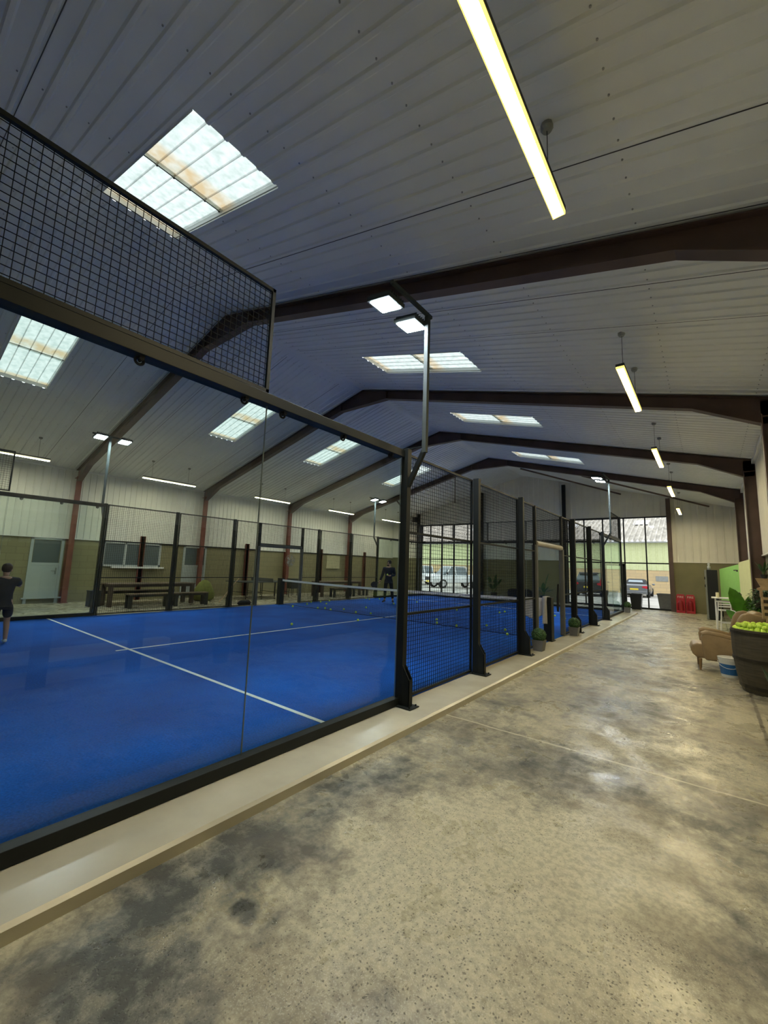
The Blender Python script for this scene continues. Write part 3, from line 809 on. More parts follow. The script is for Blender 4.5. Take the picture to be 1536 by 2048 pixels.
def beam(x, y0, y1, lab, axis='y', clips=(), sgn=1):
    if axis == 'y': root = thing('top_beam', lab, 'beam', (x, y0, 2.9))
    else: root = thing('top_beam', lab, 'beam', (y0, x, 2.9))
    L = y1 - y0
    mb = MB()
    if axis == 'y': mb.box(min(-.05 * sgn, .07 * sgn), max(-.05 * sgn, .07 * sgn), 0, L, .01, .10)
    else: mb.box(0, L, -.01, .08, .01, .12)
    mb.build('beam_body', 'black', root, bevel=.003)
    for c in clips:
        mb = MB()
        cc = Vector((0, c - y0, -.012)) if axis == 'y' else Vector((c - y0, 0, -.012))
        n = 16; r = .026
        pts = []
        for k in range(n + 1):
            a = 2 * math.pi * k / n
            pts.append(cc + (Vector((0, math.cos(a) * r, math.sin(a) * r)) if axis == 'y' else Vector((math.cos(a) * r, 0, math.sin(a) * r))))
        mb.tube(pts, .010, 6, caps=False)
        mb.ball(cc, .012, 1)
        if axis == 'y': mb.bar(cc + Vector((.03 * sgn, 0, -.0)), cc + Vector((.03 * sgn, 0, .04)), .03, .03); mb.bar(cc, cc + Vector((.04 * sgn, 0, 0)), .016)
        mb.build('clamp', 'rub', root)
    return root
def base_rail(x, y0, y1, lab, axis='y', sgn=1):
    mb = MB()
    if axis == 'y': mb.box(min(x - .02 * sgn, x + .075 * sgn), max(x - .02 * sgn, x + .075 * sgn), y0, y1, 0.001, .085)
    else: mb.box(y0, y1, x - .03, x + .075, 0.001, .085)
    return tag(mb.build('base_rail', 'black', bevel=.003), lab, 'rail')
SIDE = {0: ('aisle', 1), -10: ('far left', -1)}
# the aisle side (x=0) and the far left side (x=-10)
for X, (nm, sg) in SIDE.items():
    clips = [0.98, 1.78, 2.17, 2.95, 3.77] if X == 0 else [.3, 1.4, 2.23, 3.02, 3.81]
    for (a, b, w) in ((0, 2, 'first glass pane from the camera end'), (2, 4, 'second glass pane from the camera end'), (16, 18, 'glass pane just beyond the mesh'), (18, 20, 'glass pane at the far corner')):
        glass_panel(X, a, b, 0.03, 2.93, 'clear %s, %s side of the court' % (w, nm))
    base_rail(X, 0, 4, 'black base rail under the camera end glass, %s side of the court' % nm, sgn=sg)
    base_rail(X, 16, 20, 'black base rail under the far end glass, %s side of the court' % nm, sgn=sg)
    beam(X, 0, 3.975, 'black top beam with hook clamps over the camera end glass, %s side' % nm, clips=clips, sgn=sg)
    beam(X, 16.045, 20.0, 'black top beam over the far end glass, %s side of the court' % nm, clips=[17.0, 17.9, 18.9], sgn=sg)
    mesh_panel(X, -0.0, 2.0, 3.03, 4.0, 'raised mesh panel above the camera end glass, %s side' % nm)
    mesh_panel(X, 18.0, 20.0, 3.03, 4.0, 'raised mesh panel above the far corner glass, %s side of the court' % nm)
    for (a, b, w) in ((4.06, 5.96, 'first full height mesh panel after the glass'), (6.04, 7.96, 'second full height mesh panel after the glass'), (8.04, 8.97, 'narrow mesh panel on the camera side of the gate'),
                      (11.08, 11.96, 'narrow mesh panel on the far side of the gate'), (12.04, 13.96, 'first wide mesh panel beyond the gate'), (14.04, 15.96, 'second wide mesh panel beyond the gate')):
        mesh_panel(X, a, b, 0.02, 3.0, '%s, %s side of the court' % (w, nm), rails=(1.0, 2.0))
    mesh_panel(X, 9.03, 11.02, 2.22, 3.0, 'short mesh panel above the gate opening, %s side of the court' % nm)
    for y, w in ((4.02, 'where the camera end glass meets the mesh'), (6.0, 'first one past the glass'), (8.0, 'last wide one before the gate opening'), (12.0, 'first wide one after the gate opening'), (14.0, 'midway along the far mesh'), (16.0, 'where the mesh meets the far end glass')):
        post(X, y, sg, 'black fence post %s, %s side' % (w, nm))
    gate_post(X, 9.0, sg, 'grey padded gate post, camera side of the opening, %s fence' % nm)
    gate_post(X, 11.05, sg, 'grey padded gate post, far side of the opening, %s fence' % nm)
    mb = MB(); mb.tube([(X + .0 * sg, 9.04, 2.17), (X + .0 * sg, 11.0, 2.17)], .06, 14)
    tag(mb.build('padded_lintel', 'padlight' if X == 0 else 'pad', smooth=False), 'round padded bar across the top of the gate opening, %s fence' % nm, 'padded bar')
# end walls
for Y, nm in ((20, 'far'), (0, 'near')):
    if nm == 'near': continue
    for k in range(5):
        a, b = -10 + 2 * k, -8 + 2 * k
        w = ['at the left corner', 'second from the left', 'in the middle', 'second from the right', 'at the right corner'][k]
        glass_panel(Y, a, b, 0.03, 2.95, 'clear end wall glass pane %s of the far end' % w, axis='x')
        mesh_panel(Y, a + .01, b - .01, 3.03, 4.0, 'mesh panel above the far end glass, %s' % w, axis='x')
    beam(Y, -10, 0, 'black top beam across the far end glass of the court', axis='x', clips=[-9 + 2 * k for k in range(5)])
    base_rail(Y, -10, 0, 'black base rail across the far end of the court', axis='x')
    for X_, l in ((0.03, 'right'), (-10.03, 'left')):
        mb = MB(); mb.box(X_ - .03, X_ + .03, 20.0, 20.06, 0, 4.0)
        tag(mb.build('corner_post', 'black'), 'slim black corner post at the far %s corner of the court' % l, 'fence post')
for k in range(5):
    a, b = -10 + 2 * k, -8 + 2 * k
    w = ['at the left corner', 'second from the left', 'in the middle', 'second from the right', 'at the right corner'][k]
    glass_panel(0, a, b, 0.03, 2.95, 'clear end wall glass pane %s of the camera end' % w, axis='x')

# net
mb = MB()
n = 216
y = 10.0
def sag(x):
    u = (x + 5) / 4.8; return 0.86 + 0.05 * u * u
xs = [-9.78 + 9.66 * k / n for k in range(n + 1)]
for x in xs: mb.box(x - .0017, x + .0017, y - .0017, y + .0017, 0.03, sag(x) - .03)
for j in range(20):
    f = j / 20
    for k in range(24):
        a = -9.78 + 9.66 * k / 24; b = -9.78 + 9.66 * (k + 1) / 24
        za = .03 + (sag(a) - .05) * f; zb = .03 + (sag(b) - .05) * f
        mb.bar((a, y, za), (b, y, zb), .0035)
net = thing('court_net', 'black padel net with white top band strung across the blue court', 'net', (0, 0, 0))
mb.build('netting', 'wire', net)
mb = MB()
for k in range(24):
    a = -9.78 + 9.66 * k / 24; b = -9.78 + 9.66 * (k + 1) / 24
    P = [(a, y - .008, sag(a) - .035), (b, y - .008, sag(b) - .035), (b, y - .008, sag(b) + .03), (a, y - .008, sag(a) + .03)]
    Q = [(p[0], y + .008, p[2]) for p in P]
    mb.face(P); mb.face(Q[::-1]); mb.face([P[3], P[2], Q[2], Q[3]]); mb.face([P[1], P[0], Q[0], Q[1]])
mb.build('top_band', 'netband', net)
mb = MB(); mb.tube([(-9.78, y, .03), (-.12, y, .03)], .009, 6); mb.build('bottom_cord', 'wire', net)
for X_, l in ((-9.86, 'far left end'), (-0.03, 'aisle end beside the pale towel')):
    root = thing('net_post', 'black box shaped net post, %s' % l, 'net post', (X_, 10, 0), 0, 'net posts')
    mb = MB(); mb.box(-.09, .09, -.10, .10, 0.001, .98); mb.build('post_body', 'black', root, bevel=.01)
    mb = MB(); mb.box(-.11, .11, -.13, .13, 0.0005, .012); mb.build('base_plate', 'black', root)

# towel draped over the net beside the near post
def towel():
    mb = MB(); nx, nz = 16, 22
    rows = []
    for side in (-1, 1):
        grid = []
        for j in range(nz + 1):
            row = []
            for i in range(nx + 1):
                u = i / nx; x = -0.56 + 0.53 * u
                length = 0.40 + 0.06 * math.sin(u * 5.0) + (0.24 if u > 0.80 else 0) + (0.0 if side > 0 else 0.03)
                on = 1 if x > -.135 else 0
                zz = (sag(x) + .045) * (1 - on) + .995 * on - length * j / nz
                yy = 10 + side * (.014 + .10 * on + .018 * min(1, j / 3) + .026 * math.sin(u * 21 + j * .12) * min(1, j / 6))
                row.append(mb.bm.verts.new((x, yy, zz)))
            grid.append(row)
        rows.append(grid)
        for j in range(nz):
            for i in range(nx): mb.bm.faces.new((grid[j][i], grid[j][i + 1], grid[j + 1][i + 1], grid[j + 1][i]))
    for i in range(nx):
        mb.bm.faces.new((rows[0][0][i], rows[0][0][i + 1], rows[1][0][i + 1], rows[1][0][i]))
    o = mb.build('towel', 'towel', smooth=True)
    s = o.modifiers.new('thick', 'SOLIDIFY'); s.thickness = .008
    return tag(o, 'crumpled pale grey towel draped over the net beside the aisle side net post', 'towel')
towel()
# black racket cover hanging at the far gate post
mb = MB(); mb.prism([(10.90, .95), (10.93, 1.05), (10.97, 1.25), (10.99, 1.27), (10.99, .72), (10.95, .58), (10.90, .60), (10.88, .7)], 'x', -.10, -.058)
tag(mb.build('strap_bag', 'blackcloth', bevel=.01), 'narrow black bag hanging inside the far aisle side gate post', 'bag')

# floodlight poles
def flood(x, y, sgn, lab, z1=5.0, h0=2.35, heads=(-.68, -.22)):
    root = thing('floodlight_pole', lab, 'floodlight', (x, y, 0), 0, 'twin floodlight poles over the court')
    px = sgn * .33
    mb = MB(); mb.box(px - .026, px + .026, -.026, .026, 2.94, z1); mb.build('pole', 'galv', root)
    mb = MB(); mb.bar((sgn * .10, 0, 2.55), (px, 0, 2.98), .05, .05); mb.bar((sgn * .05, 0, 3.02), (px, 0, 3.02), .014, .014)
    mb.build('bracket', 'black', root)
    mb = MB(); mb.bar((px, heads[0] - .15, z1 + .02), (px, heads[1] + .15 if heads[1] > 0 else .08, z1 + .02), .04, .04); mb.build('cross_arm', 'galv', root)
    for hy in heads:
        R_ = Matrix.Translation((px - sgn * .20, hy, z1 - .10)) @ Matrix.Rotation(sgn * math.radians(9), 4, 'Y')
        mb = MB(); mb.box(-.165, .165, -.15, .15, 0, .05, R_)
        for k in range(7): mb.box(-.16, .16, -.12 + k * .04 - .004, -.12 + k * .04 + .004, .05, .085, R_)
        hd = mb.build('lamp_housing', 'galv', root)
        mb = MB(); mb.box(-.135, .135, -.12, .12, -.006, .0, R_); mb.build('lamp_lens', 'flood', hd)
    return root
flood(0, 4.02, 1, 'tall twin floodlight pole at the aisle side where the glass ends', z1=4.70, heads=(-.60, -.08))
flood(0, 16.0, 1, 'twin floodlight pole on the aisle side near the far end glass', z1=4.85, heads=(-.95, -.35))
flood(-10, 4.02, -1, 'twin floodlight pole on the far left side near the white half glazed door', z1=4.95, heads=(-.30, .30))
flood(-10, 16.0, -1, 'twin floodlight pole on the far left side beyond the net', z1=4.95, heads=(-.30, .35))

# linear battens
def batten(x, y0, L, z, lm, ls, lab):
    root = thing('linear_light', lab, 'ceiling light', (x, y0 + L / 2, z), 0, 'long hanging linear lights')
    h = L / 2
    mb = MB(); mb.box(-.055, .055, -h, h, .035, .075); mb.build('housing', 'galv', root)
    mb = MB(); mb.box(-.04, .04, -h + .01, h - .01, 0, .006); mb.build('diffuser', lm, root)
    mb = MB()
    mb.prism([(-.052, .035), (-.052, .012), (-.041, .0), (-.041, .034)], 'y', -h, h)
    mb.prism([(.052, .035), (.052, .012), (.041, .0), (.041, .034)], 'y', -h, h)
    mb.box(-.05, .05, -h, -h + .008, .0, .035); mb.box(-.05, .05, h - .008, h, .0, .035)
    mb.build('diffuser_side', ls, root)
    zt = roofz(x) - z
    for s in (-1, 1):
        mb = MB(); mb.tube([(0, s * (h - .3), .07), (0, s * (h - .3), zt + .0)], .0035, 5, False); mb.build('suspension_wire', 'galv', root)
        mb = MB(); mb.lathe([(.035, zt - .035), (.05, zt - .01), (.05, zt + .02)], (0, s * (h - .3), 0), 12); mb.build('ceiling_hook', 'grey', root)
    return root
for (y0, z, w) in ((1.34, 4.56, 'nearest the camera'), (6.33, 4.47, 'second from the camera'), (10.95, 4.42, 'third from the camera'), (15.4, 4.32, 'fourth from the camera'), (19.9, 4.22, 'furthest from the camera')):
    batten(2.1, y0, 1.95, z, 'led', 'ledside', 'warm yellow linear light hanging over the right hand aisle, ' + w)
for (y0, w) in ((1.35, 'nearest the camera'), (6.0, 'above the wooden table with benches'), (10.75, 'above the table tennis table'), (15.4, 'above the second long table'), (20.05, 'furthest from the camera')):
    batten(-13.05, y0, 1.95, 4.45, 'ledw', 'ledws', 'pale linear light hanging along the left wall, ' + w)

# ------------------------------------------------------------------ tennis balls on the court
def ball_obj(p, r=.034):
    mb = MB(); mb.ball((0, 0, 0), r, 2)
    o = mb.build('padel_ball', 'ball', smooth=True); o.location = p
    return o
ball0 = None
PTS = [(-8.77, 9.73), (-9.15, 10.73), (-9.7, 11.43), (-9.6, 11.85), (-9.75, 12.5), (-8.86, 11.46), (-7.9, 10.12), (-7.7, 10.28), (-7.29, 10.15), (-7.1, 10.6), (-6.25, 10.28), (-5.73, 10.42), (-7.05, 11.73), (-5.42, 6.94), (-4.91, 8.88), (-9.36, 14.65), (-9.75, 14.89), (-9.24, 15.25), (-7.4, 13.9), (-8.13, 15.3), (-3.55, 10.89), (-3.17, 10.26), (-2.51, 10.19), (-2.15, 10.75), (-1.99, 10.96), (-1.3, 10.57), (-0.98, 9.9), (-3.13, 14.61), (-3.12, 15.07), (-3.77, 19.4), (-1.41, 15.37), (-0.55, 11.42), (-0.92, 14.77), (-4.5, 13.94), (-7.33, 15.51)]
spec = {(-5.42, 6.94): 'yellow tennis ball alone on the blue court, nearest the camera left of the centre line', (-4.91, 8.88): 'yellow tennis ball lying on the white centre line on the camera side of the net',
        (-8.77, 9.73): 'yellow tennis ball at the foot of the far left net post on the camera side', (-0.98, 9.9): 'yellow tennis ball on the camera side of the net near the towel',
        (-3.77, 19.4): 'yellow tennis ball close to the far end glass', (-0.55, 11.42): 'yellow tennis ball just beyond the aisle side net post'}
for p in PTS:
    if ball0 is None: ball0 = ball_obj((p[0], p[1], .037)); o = ball0
    else: o = ball0.copy(); COL.objects.link(o); o.location = (p[0], p[1], .037)
    if p in spec: tag(o, spec[p], 'ball', 'yellow balls scattered on the court')
    elif p[1] < 11.6: tag(o, 'yellow tennis ball in the row just behind the foot of the net', 'ball', 'balls lying just behind the net')
    else: tag(o, 'yellow tennis ball scattered deep in the far half of the blue court', 'ball', 'balls deep in the far half')

# ------------------------------------------------------------------ planters with ball topiary
def planter(x, y, lab):
    root = thing('topiary_planter', lab, 'plant', (x, y, 0), 0, 'grey planters with clipped balls on the kerb')
    mb = MB()
    w0, w1, h = .085, .115, .21
    a = [(-w0, -w0, .001), (w0, -w0, .001), (w0, w0, .001), (-w0, w0, .001)]; b = [(-w1, -w1, h), (w1, -w1, h), (w1, w1, h), (-w1, w1, h)]
    c = [(-w1 + .015, -w1 + .015, h), (w1 - .015, -w1 + .015, h), (w1 - .015, w1 - .015, h), (-w1 + .015, w1 - .015, h)]
    d = [(p[0], p[1], h - .03) for p in c]
    mb.face(a[::-1]); mb.face(d)
    for k in range(4):
        j = (k + 1) % 4
        mb.face([a[k], a[j], b[j], b[k]]); mb.face([b[k], b[j], c[j], c[k]]); mb.face([c[k], c[j], d[j], d[k]])
    mb.build('planter_box', 'pot', root)
    mb = MB(); mb.ball((0, 0, .30), .135, 4)
    for v in mb.bm.verts:
        q = v.co - Vector((0, 0, .30)); q.normalize()
        v.co += q * (noise.noise(q * 9) * .012 + noise.noise(q * 26 + Vector((x, y, 0))) * .018)
    r2 = random.Random(int(x * 100 + y))
    for k in range(500):
        th = math.acos(2 * r2.random() - 1); ph = r2.random() * 6.283
        q = Vector((math.sin(th) * math.cos(ph), math.sin(th) * math.sin(ph), math.cos(th)))
        p = Vector((0, 0, .30)) + q * (.135 + r2.random() * .012); s = .009
        t1 = q.orthogonal().normalized(); t2 = q.cross(t1); ang = r2.random() * 6
        e1 = (t1 * math.cos(ang) + t2 * math.sin(ang)) * s + q * s * .6; e2 = (t2 * math.cos(ang) - t1 * math.sin(ang)) * s
        mb.face([p - e1 * .4, p + e2 * .6, p + e1, p - e2 * .6])
    mb.build('clipped_foliage', 'box', root)
    return root
planter(.18, 8.62, 'square grey planter with clipped green ball in front of the gate opening, nearest one')
planter(.19, 11.35, 'square grey planter with clipped green ball beside the far gate post')
planter(.20, 19.95, 'square grey planter with clipped green ball at the far corner of the court')

# ------------------------------------------------------------------ leafy plants
def leaf(mb, base, tip, w, droop=.15, seg=7, side=None):
    base, tip = Vector(base), Vector(tip); d = tip - base; L = d.length
    s = (d.cross(Vector((0, 0, 1))) if side is None else Vector(side)).normalized()
    if s.length < .5: s = Vector((1, 0, 0))
    nrm = s.cross(d).normalized()
    rows = []
    for k in range(seg + 1):
        t = k / seg
        c = base + d * t - Vector((0, 0, 1)) * droop * L * t * t
        ww = w * math.sin(math.pi * min(.999, (t * .92 + .06))) ** .7 * (1 if t < 1 else 0.05)
        rows.append([mb.bm.verts.new(c - s * ww / 2 + nrm * ww * .18), mb.bm.verts.new(c), mb.bm.verts.new(c + s * ww / 2 + nrm * ww * .18)])
    for a, b in zip(rows, rows[1:]):
        for i in range(2): mb.bm.faces.new((a[i], a[i + 1], b[i + 1], b[i]))
def potted(name, lab, loc, pot, leaves, mleaf, stems=True, group=None):
    root = thing(name, lab, 'plant', loc, 0, group)
    r, h = pot
    mb = MB(); mb.lathe([(r * .72, 0.001), (r, h), (r * .9, h), (r * .86, h - .04)], n=20); mb.build('pot', 'potdark', root)
    ml, ms = MB(), MB()
    for lf_ in leaves:
        (stem_top, tip, w, droop) = lf_[:4]; sd_ = lf_[4] if len(lf_) > 4 else None
        st = Vector(stem_top)
        b0 = Vector((st.x * .15, st.y * .15, h - .04))
        ms.tube([b0, b0.lerp(st, .5) + Vector((0, 0, .03)), st], [.012, .009, .006], 6)
        leaf(ml, st, tip, w, droop, side=sd_)
    ms.build('stems', 'stem', root); lf = ml.build('leaves', mleaf, root, smooth=True)
    return root
def fan_leaves(seed, n, h0, h1, spread, w, L):
    r = random.Random(seed); out = []
    for k in range(n):
        a = 6.283 * k / n + r.random() * .6; hh = h0 + (h1 - h0) * r.random(); sp = spread * (0.25 + .75 * r.random())
        st = (math.cos(a) * sp * .55, math.sin(a) * sp * .55, hh * .62)
        tip = (math.cos(a) * sp, math.sin(a) * sp, hh)
        st = Vector(st); tip = Vector(tip)
        out.append((st, st + (tip - st).normalized() * L * (0.8 + .4 * r.random()), w * (.8 + .4 * r.random()), .12 + .25 * r.random()))
    return out
potted('bird_of_paradise_plant', 'dark broad leaved potted plant against the far wall, left of the round bin', (-6.9, 22.9, ZF), (.2, .35), fan_leaves(3, 13, .8, 1.5, .75, .2, .5), 'leafdark')
potted('bird_of_paradise_plant', 'tall potted plant with upright banana like leaves seen through the gate opening', (-4.1, 22.9, ZF), (.2, .35),
       [((.12, 0, .9), (.30, 0, 1.55), .20, .0), ((-.1, .05, .7), (-.62, .0, .95), .2, .2), ((0, 0, .55), (.02, -.05, 1.05), .22, 0), ((.05, .1, .5), (.5, .2, .8), .2, .2), ((-.05, -.1, .5), (-.35, -.1, .75), .18, .3), ((0, .1, .45), (.2, .3, .9), .18, .1)], 'leafdark')
# round black tubs between them
for xx, lab in ((-5.7, 'low round black tub seat by the far wall, left one'), (-5.0, 'low round black tub seat by the far wall, right one')):
    mb = MB(); mb.lathe([(.24, 0), (.32, .15), (.335, .42), (.30, .58), (.16, .64)], n=20)
    o = mb.build('tub_seat', 'blackcloth', smooth=True); o.location = (xx, 22.8, ZF); tag(o, lab, 'seat', 'round black seats by the far wall')

# big leaf plant behind the armchair, right
potted('banana_plant', 'potted plant with big bright green paddle leaves behind the tan armchair', (3.45, 10.95, ZF), (.16, .42),
       [((.0, 0, .90), (-.20, -.1, 1.45), .24, -.02, (.88, .1, .45)), ((.06, 0, .62), (.07, -.1, 1.30), .22, .0, (1, .1, 0)), ((.0, .05, .72), (-.28, .1, 1.02), .16, .05, (.4, .1, .6)), ((.12, .0, .7), (.24, .0, 1.15), .15, .1, (1, 0, -.3)), ((0, -.05, .6), (.10, -.2, 1.0), .16, .1, (1, 0, 0))], 'leaf')
# dark bushy plant near the right edge
def bushy(lab, loc, r, h0, h1, n, m_, seed):
    root = thing('bushy_plant', lab, 'plant', loc)
    mb = MB(); mb.lathe([(.16, 0.001), (.21, .40), (.19, .40), (.18, .36)], n=20); mb.build('pot', 'potdark', root)
    rr = random.Random(seed); ml, ms = MB(), MB()
    for k in range(16):
        a = rr.random() * 6.28; s = rr.random() ** .5 * r; top = Vector((math.cos(a) * s, math.sin(a) * s, h0 + (h1 - h0) * rr.random()))
        ms.tube([(0, 0, .36), (top.x * .4, top.y * .4, (.36 + top.z) / 2), top], [.010, .007, .003], 5)
    for k in range(n):
        a = rr.random() * 6.28; s = rr.random() ** .6 * r; z = h0 * .65 + (h1 - h0 * .65) * rr.random()
        s *= math.sin(math.pi * min(.95, max(.15, (z - h0 * .5) / (h1 - h0 * .5 + .1)))) ** .5
        p = Vector((math.cos(a) * s, math.sin(a) * s, z)); d = Vector((math.cos(a) + rr.uniform(-.6, .6), math.sin(a) + rr.uniform(-.6, .6), rr.uniform(-.5, .6))).normalized()
        leaf(ml, p, p + d * rr.uniform(.05, .09), rr.uniform(.03, .045), .2, 3)
    ms.build('stems', 'stem', root); ml.build('leaves', m_, root)
bushy('dark bushy potted plant beside the wooden totem at the right edge', (3.70, 10.45, ZF), .24, .85, 1.45, 1100, 'leafdark', 5)
potted('spiky_plant', 'small spiky dark plant standing on top of the rustic wooden totem', (3.635, 9.02, ZF + 1.662), (.05, .06),
       [((math.cos(a) * .02, math.sin(a) * .02, .10), (math.cos(a) * .11, math.sin(a) * .11, .26 + .05 * math.sin(a * 3)), .03, .15) for a in [k * .7 for k in range(9)]], 'leafdark')

# wooden totem with cut out blocks
root = thing('wooden_totem', 'rustic pale wooden totem of stacked cut out blocks at the right edge', 'decoration', (3.635, 9.02, ZF), math.radians(8))
mb = MB()
mb.prism([(-.11, 1.66), (.11, 1.66), (.07, 1.56), (.05, 1.52), (.10, 1.50), (.10, 1.47), (-.10, 1.47), (-.10, 1.50), (-.05, 1.52), (-.07, 1.56)], 'y', -.015, .015)
mb.box(-.07, -.035, -.015, .015, 1.36, 1.47); mb.box(.035, .07, -.015, .015, 1.36, 1.47)
mb.build('top_block', 'copper', root)
mb = MB(); mb.box(-.062, .062, -.018, .018, 1.02, 1.36)
for z in (1.04, 1.14, 1.24): pass
mb.build('panel', 'copper', root, bevel=.004)
for z in (1.07, 1.17, 1.27):
    mb = MB(); mb.box(-.035, .035, -.022, -.018, z, z + .05); mb.build('dark_motif', 'wood', root)
mb = MB(); mb.box(-.02, .02, -.02, .02, 0.02, 1.04); mb.box(-.10, .10, -.09, .09, 0.0, .02); mb.build('stand', 'copper', root)

# ------------------------------------------------------------------ barrel of balls
BX, BY = 3.592, 8.44
root = thing('half_barrel', 'dark wooden half barrel heaped with yellow balls at the right edge', 'barrel', (BX, BY, ZF))
H = .90
mb = MB(); n = 44
prof = [(.345, 0.001), (.372, .08), (.402, .22), (.428, .42), (.440, .60), (.443, .78), (.440, H)]
rings = []
for r, z in prof:
    rings.append([mb.bm.verts.new(((r + (0 if k % 2 else -.003)) * math.cos(6.28318 * k / n), (r + (0 if k % 2 else -.003)) * math.sin(6.28318 * k / n), z)) for k in range(n)])
inner = [[mb.bm.verts.new((r * math.cos(6.28318 * k / n), r * math.sin(6.28318 * k / n), z)) for k in range(n)] for r, z in ((.415, H), (.41, H - .06))]
rr_ = rings + inner
for a, b in zip(rr_, rr_[1:]):
    for k in range(n): mb.bm.faces.new((a[k], a[(k + 1) % n], b[(k + 1) % n], b[k]))
mb.bm.faces.new(inner[-1]); mb.bm.faces.new(rings[0][::-1])
mb.build('staves', 'barrel', root)
for z, r in ((.07, .375), (.45, .434), (.83, .445)):
    mb = MB(); mb.lathe([(r - .008, z), (r + .004, z), (r + .006, z + .045), (r - .006, z + .045)], n=44, cap0=False, cap1=False)
    mb.build('hoop', mat('aged_hoop_%d' % int(z * 100), (.035, .030, .02), .45, metal=.4, var=.3), root)
rb = random.Random(2); cnt = 0
lay = []
for ring_r, zz, m_ in ((.385, H - .006, 35), (.315, H + .002, 28), (.245, H + .006, 21), (.175, H + .008, 15), (.105, H + .008, 9), (.036, H + .008, 3)):
    for k in range(m_):
        a = 6.283 * k / m_ + ring_r * 7
        lay.append((BX + ring_r * math.cos(a), BY + ring_r * math.sin(a), ZF + zz + rb.uniform(-.003, .003)))
for ring_r, m_ in ((.35, 26), (.28, 20), (.20, 12), (.12, 6)):
    for k in range(m_):
        if rb.random() < .35: continue
        a = 6.283 * k / m_ + .3 + ring_r
        lay.append((BX + ring_r * math.cos(a), BY + ring_r * math.sin(a), ZF + H + .052 + rb.uniform(0, .003)))
for p in lay:
    o = ball0.copy(); COL.objects.link(o); o.location = p; o.rotation_euler = (rb.random() * 6, rb.random() * 6, 0)
    tag(o, 'bright yellow tennis ball in the heap on top of the dark half barrel', 'ball', 'balls heaped on the half barrel')

# ------------------------------------------------------------------ tan wing armchair, facing the court (-x)
def soft(mb, name, m_, parent, bev=.02, sub=2):
    o = mb.build(name, m_, parent, smooth=True)
    b = o.modifiers.new('bev', 'BEVEL'); b.width = bev; b.segments = 3; b.limit_method = 'ANGLE'
    return o
ch = thing('armchair', 'tan leather wing armchair facing the court, beside the half barrel', 'chair', (3.08, 9.85, ZF), math.radians(4))
# x: front at -.45, back at +.42 ; y: -.36 .. .36
mb = MB(); mb.prism([(-.47, .26), (-.50, .34), (-.47, .43), (-.40, .46), (.30, .42), (.34, .20), (-.40, .20)], 'y', -.26, .26); soft(mb, 'seat', 'leather', ch, .03)
for s, nm in ((-1, 'arm'), (1, 'arm')):
    mb = MB(); y0, y1 = (s * .27, s * .37) if s > 0 else (s * .37, s * .27)
    mb.prism([(-.30, .19), (-.33, .45), (-.345, .58), (-.32, .645), (-.25, .665), (-.05, .625), (.18, .57), (.36, .57), (.36, .17)], 'y', y0, y1)
    soft(mb, 'arm', 'leather', ch, .035)
    mb = MB(); mb.tube([(-.325, s * .32, .625), (-.26, s * .32, .655), (-.05, s * .32, .625), (.16, s * .32, .575)], [.052, .055, .052, .05], 10)
    soft(mb, 'arm_roll', 'leather', ch, .01)
    mb = MB(); mb.prism([(.10, .55), (.15, .80), (.18, .93), (.24, 1.03), (.34, 1.06), (.52, 1.02), (.58, .97), (.50, .90), (.46, .60)], 'y', y0, y1 - .02 * s if s > 0 else y1)
    soft(mb, 'wing', 'leather', ch, .03)
mb = MB(); mb.prism([(.26, .20), (.24, .45), (.32, .85), (.38, 1.04), (.45, 1.08), (.56, 1.06), (.60, .98), (.46, .50), (.42, .20)], 'y', -.29, .29); soft(mb, 'backrest', 'leather', ch, .03)
for x_, y_ in ((-.37, -.27), (-.37, .27), (.34, -.27), (.34, .27)):
    mb = MB(); mb.tube([(x_, y_, 0.001), (x_ * .98, y_, .20)], [.017, .027], 12); mb.build('leg', 'darkleg', ch)

# white bucket with blue label
bk = thing('bucket', 'white plastic bucket with blue label and wire handle beside the half barrel', 'bucket', (3.13, 9.28, ZF))
mb = MB(); mb.lathe([(.115, 0.001), (.148, .27), (.155, .27), (.155, .305), (.14, .305)], n=28); mb.build('tub', 'plast', bk)
mb = MB(); mb.lathe([(.159, .305), (.162, .315), (.150, .322), (.02, .322)], n=28); mb.build('lid', 'plast', bk)
mb = MB(); mb.lathe([(.1225, .045), (.1435, .215)], n=28, cap0=False, cap1=False); mb.build('label_band', 'blueband', bk)
mb = MB(); mb.tube([(.157 * math.cos(a), .157 * math.sin(a), .25 - .10 * math.sin((a + math.pi) / math.pi * math.pi) ** 1.0 if True else 0) for a in [-math.pi + math.pi * k / 12 for k in range(13)]], .004, 6); mb.build('handle', 'plast', bk)

# ------------------------------------------------------------------ far right corner
fg = thing('drinks_cabinet', 'tall black cabinet with grey side standing at the far right corner', 'cabinet', (3.0, 21.0, ZF))
mb = MB(); mb.box(-.135, .20, -.25, .25, .06, 1.93); mb.build('body', 'cab', fg, bevel=.01)
mb = MB(); mb.box(-.20, -.138, -.27, .25, .02, 1.93); mb.build('side_panel', 'grey', fg, bevel=.008)
for z in (1.55, 1.25):
    mb = MB(); mb.box(-.215, -.185, -.295, -.265, z, z + .1); mb.build('hinge', 'rub', fg)
mb = MB(); mb.box(-.12, .18, -.23, .23, 0, .06); mb.build('plinth', 'rub', fg)
mb = MB(); mb.lathe([(.05, 0), (.055, .12), (.03, .17), (.045, .22), (.03, .27), (.01, .28)], n=14)
o = mb.build('bottle', 'bottle', smooth=True); o.location = (2.95, 20.9, ZF + 1.935); tag(o, 'clear bottle standing on top of the tall black cabinet', 'bottle')
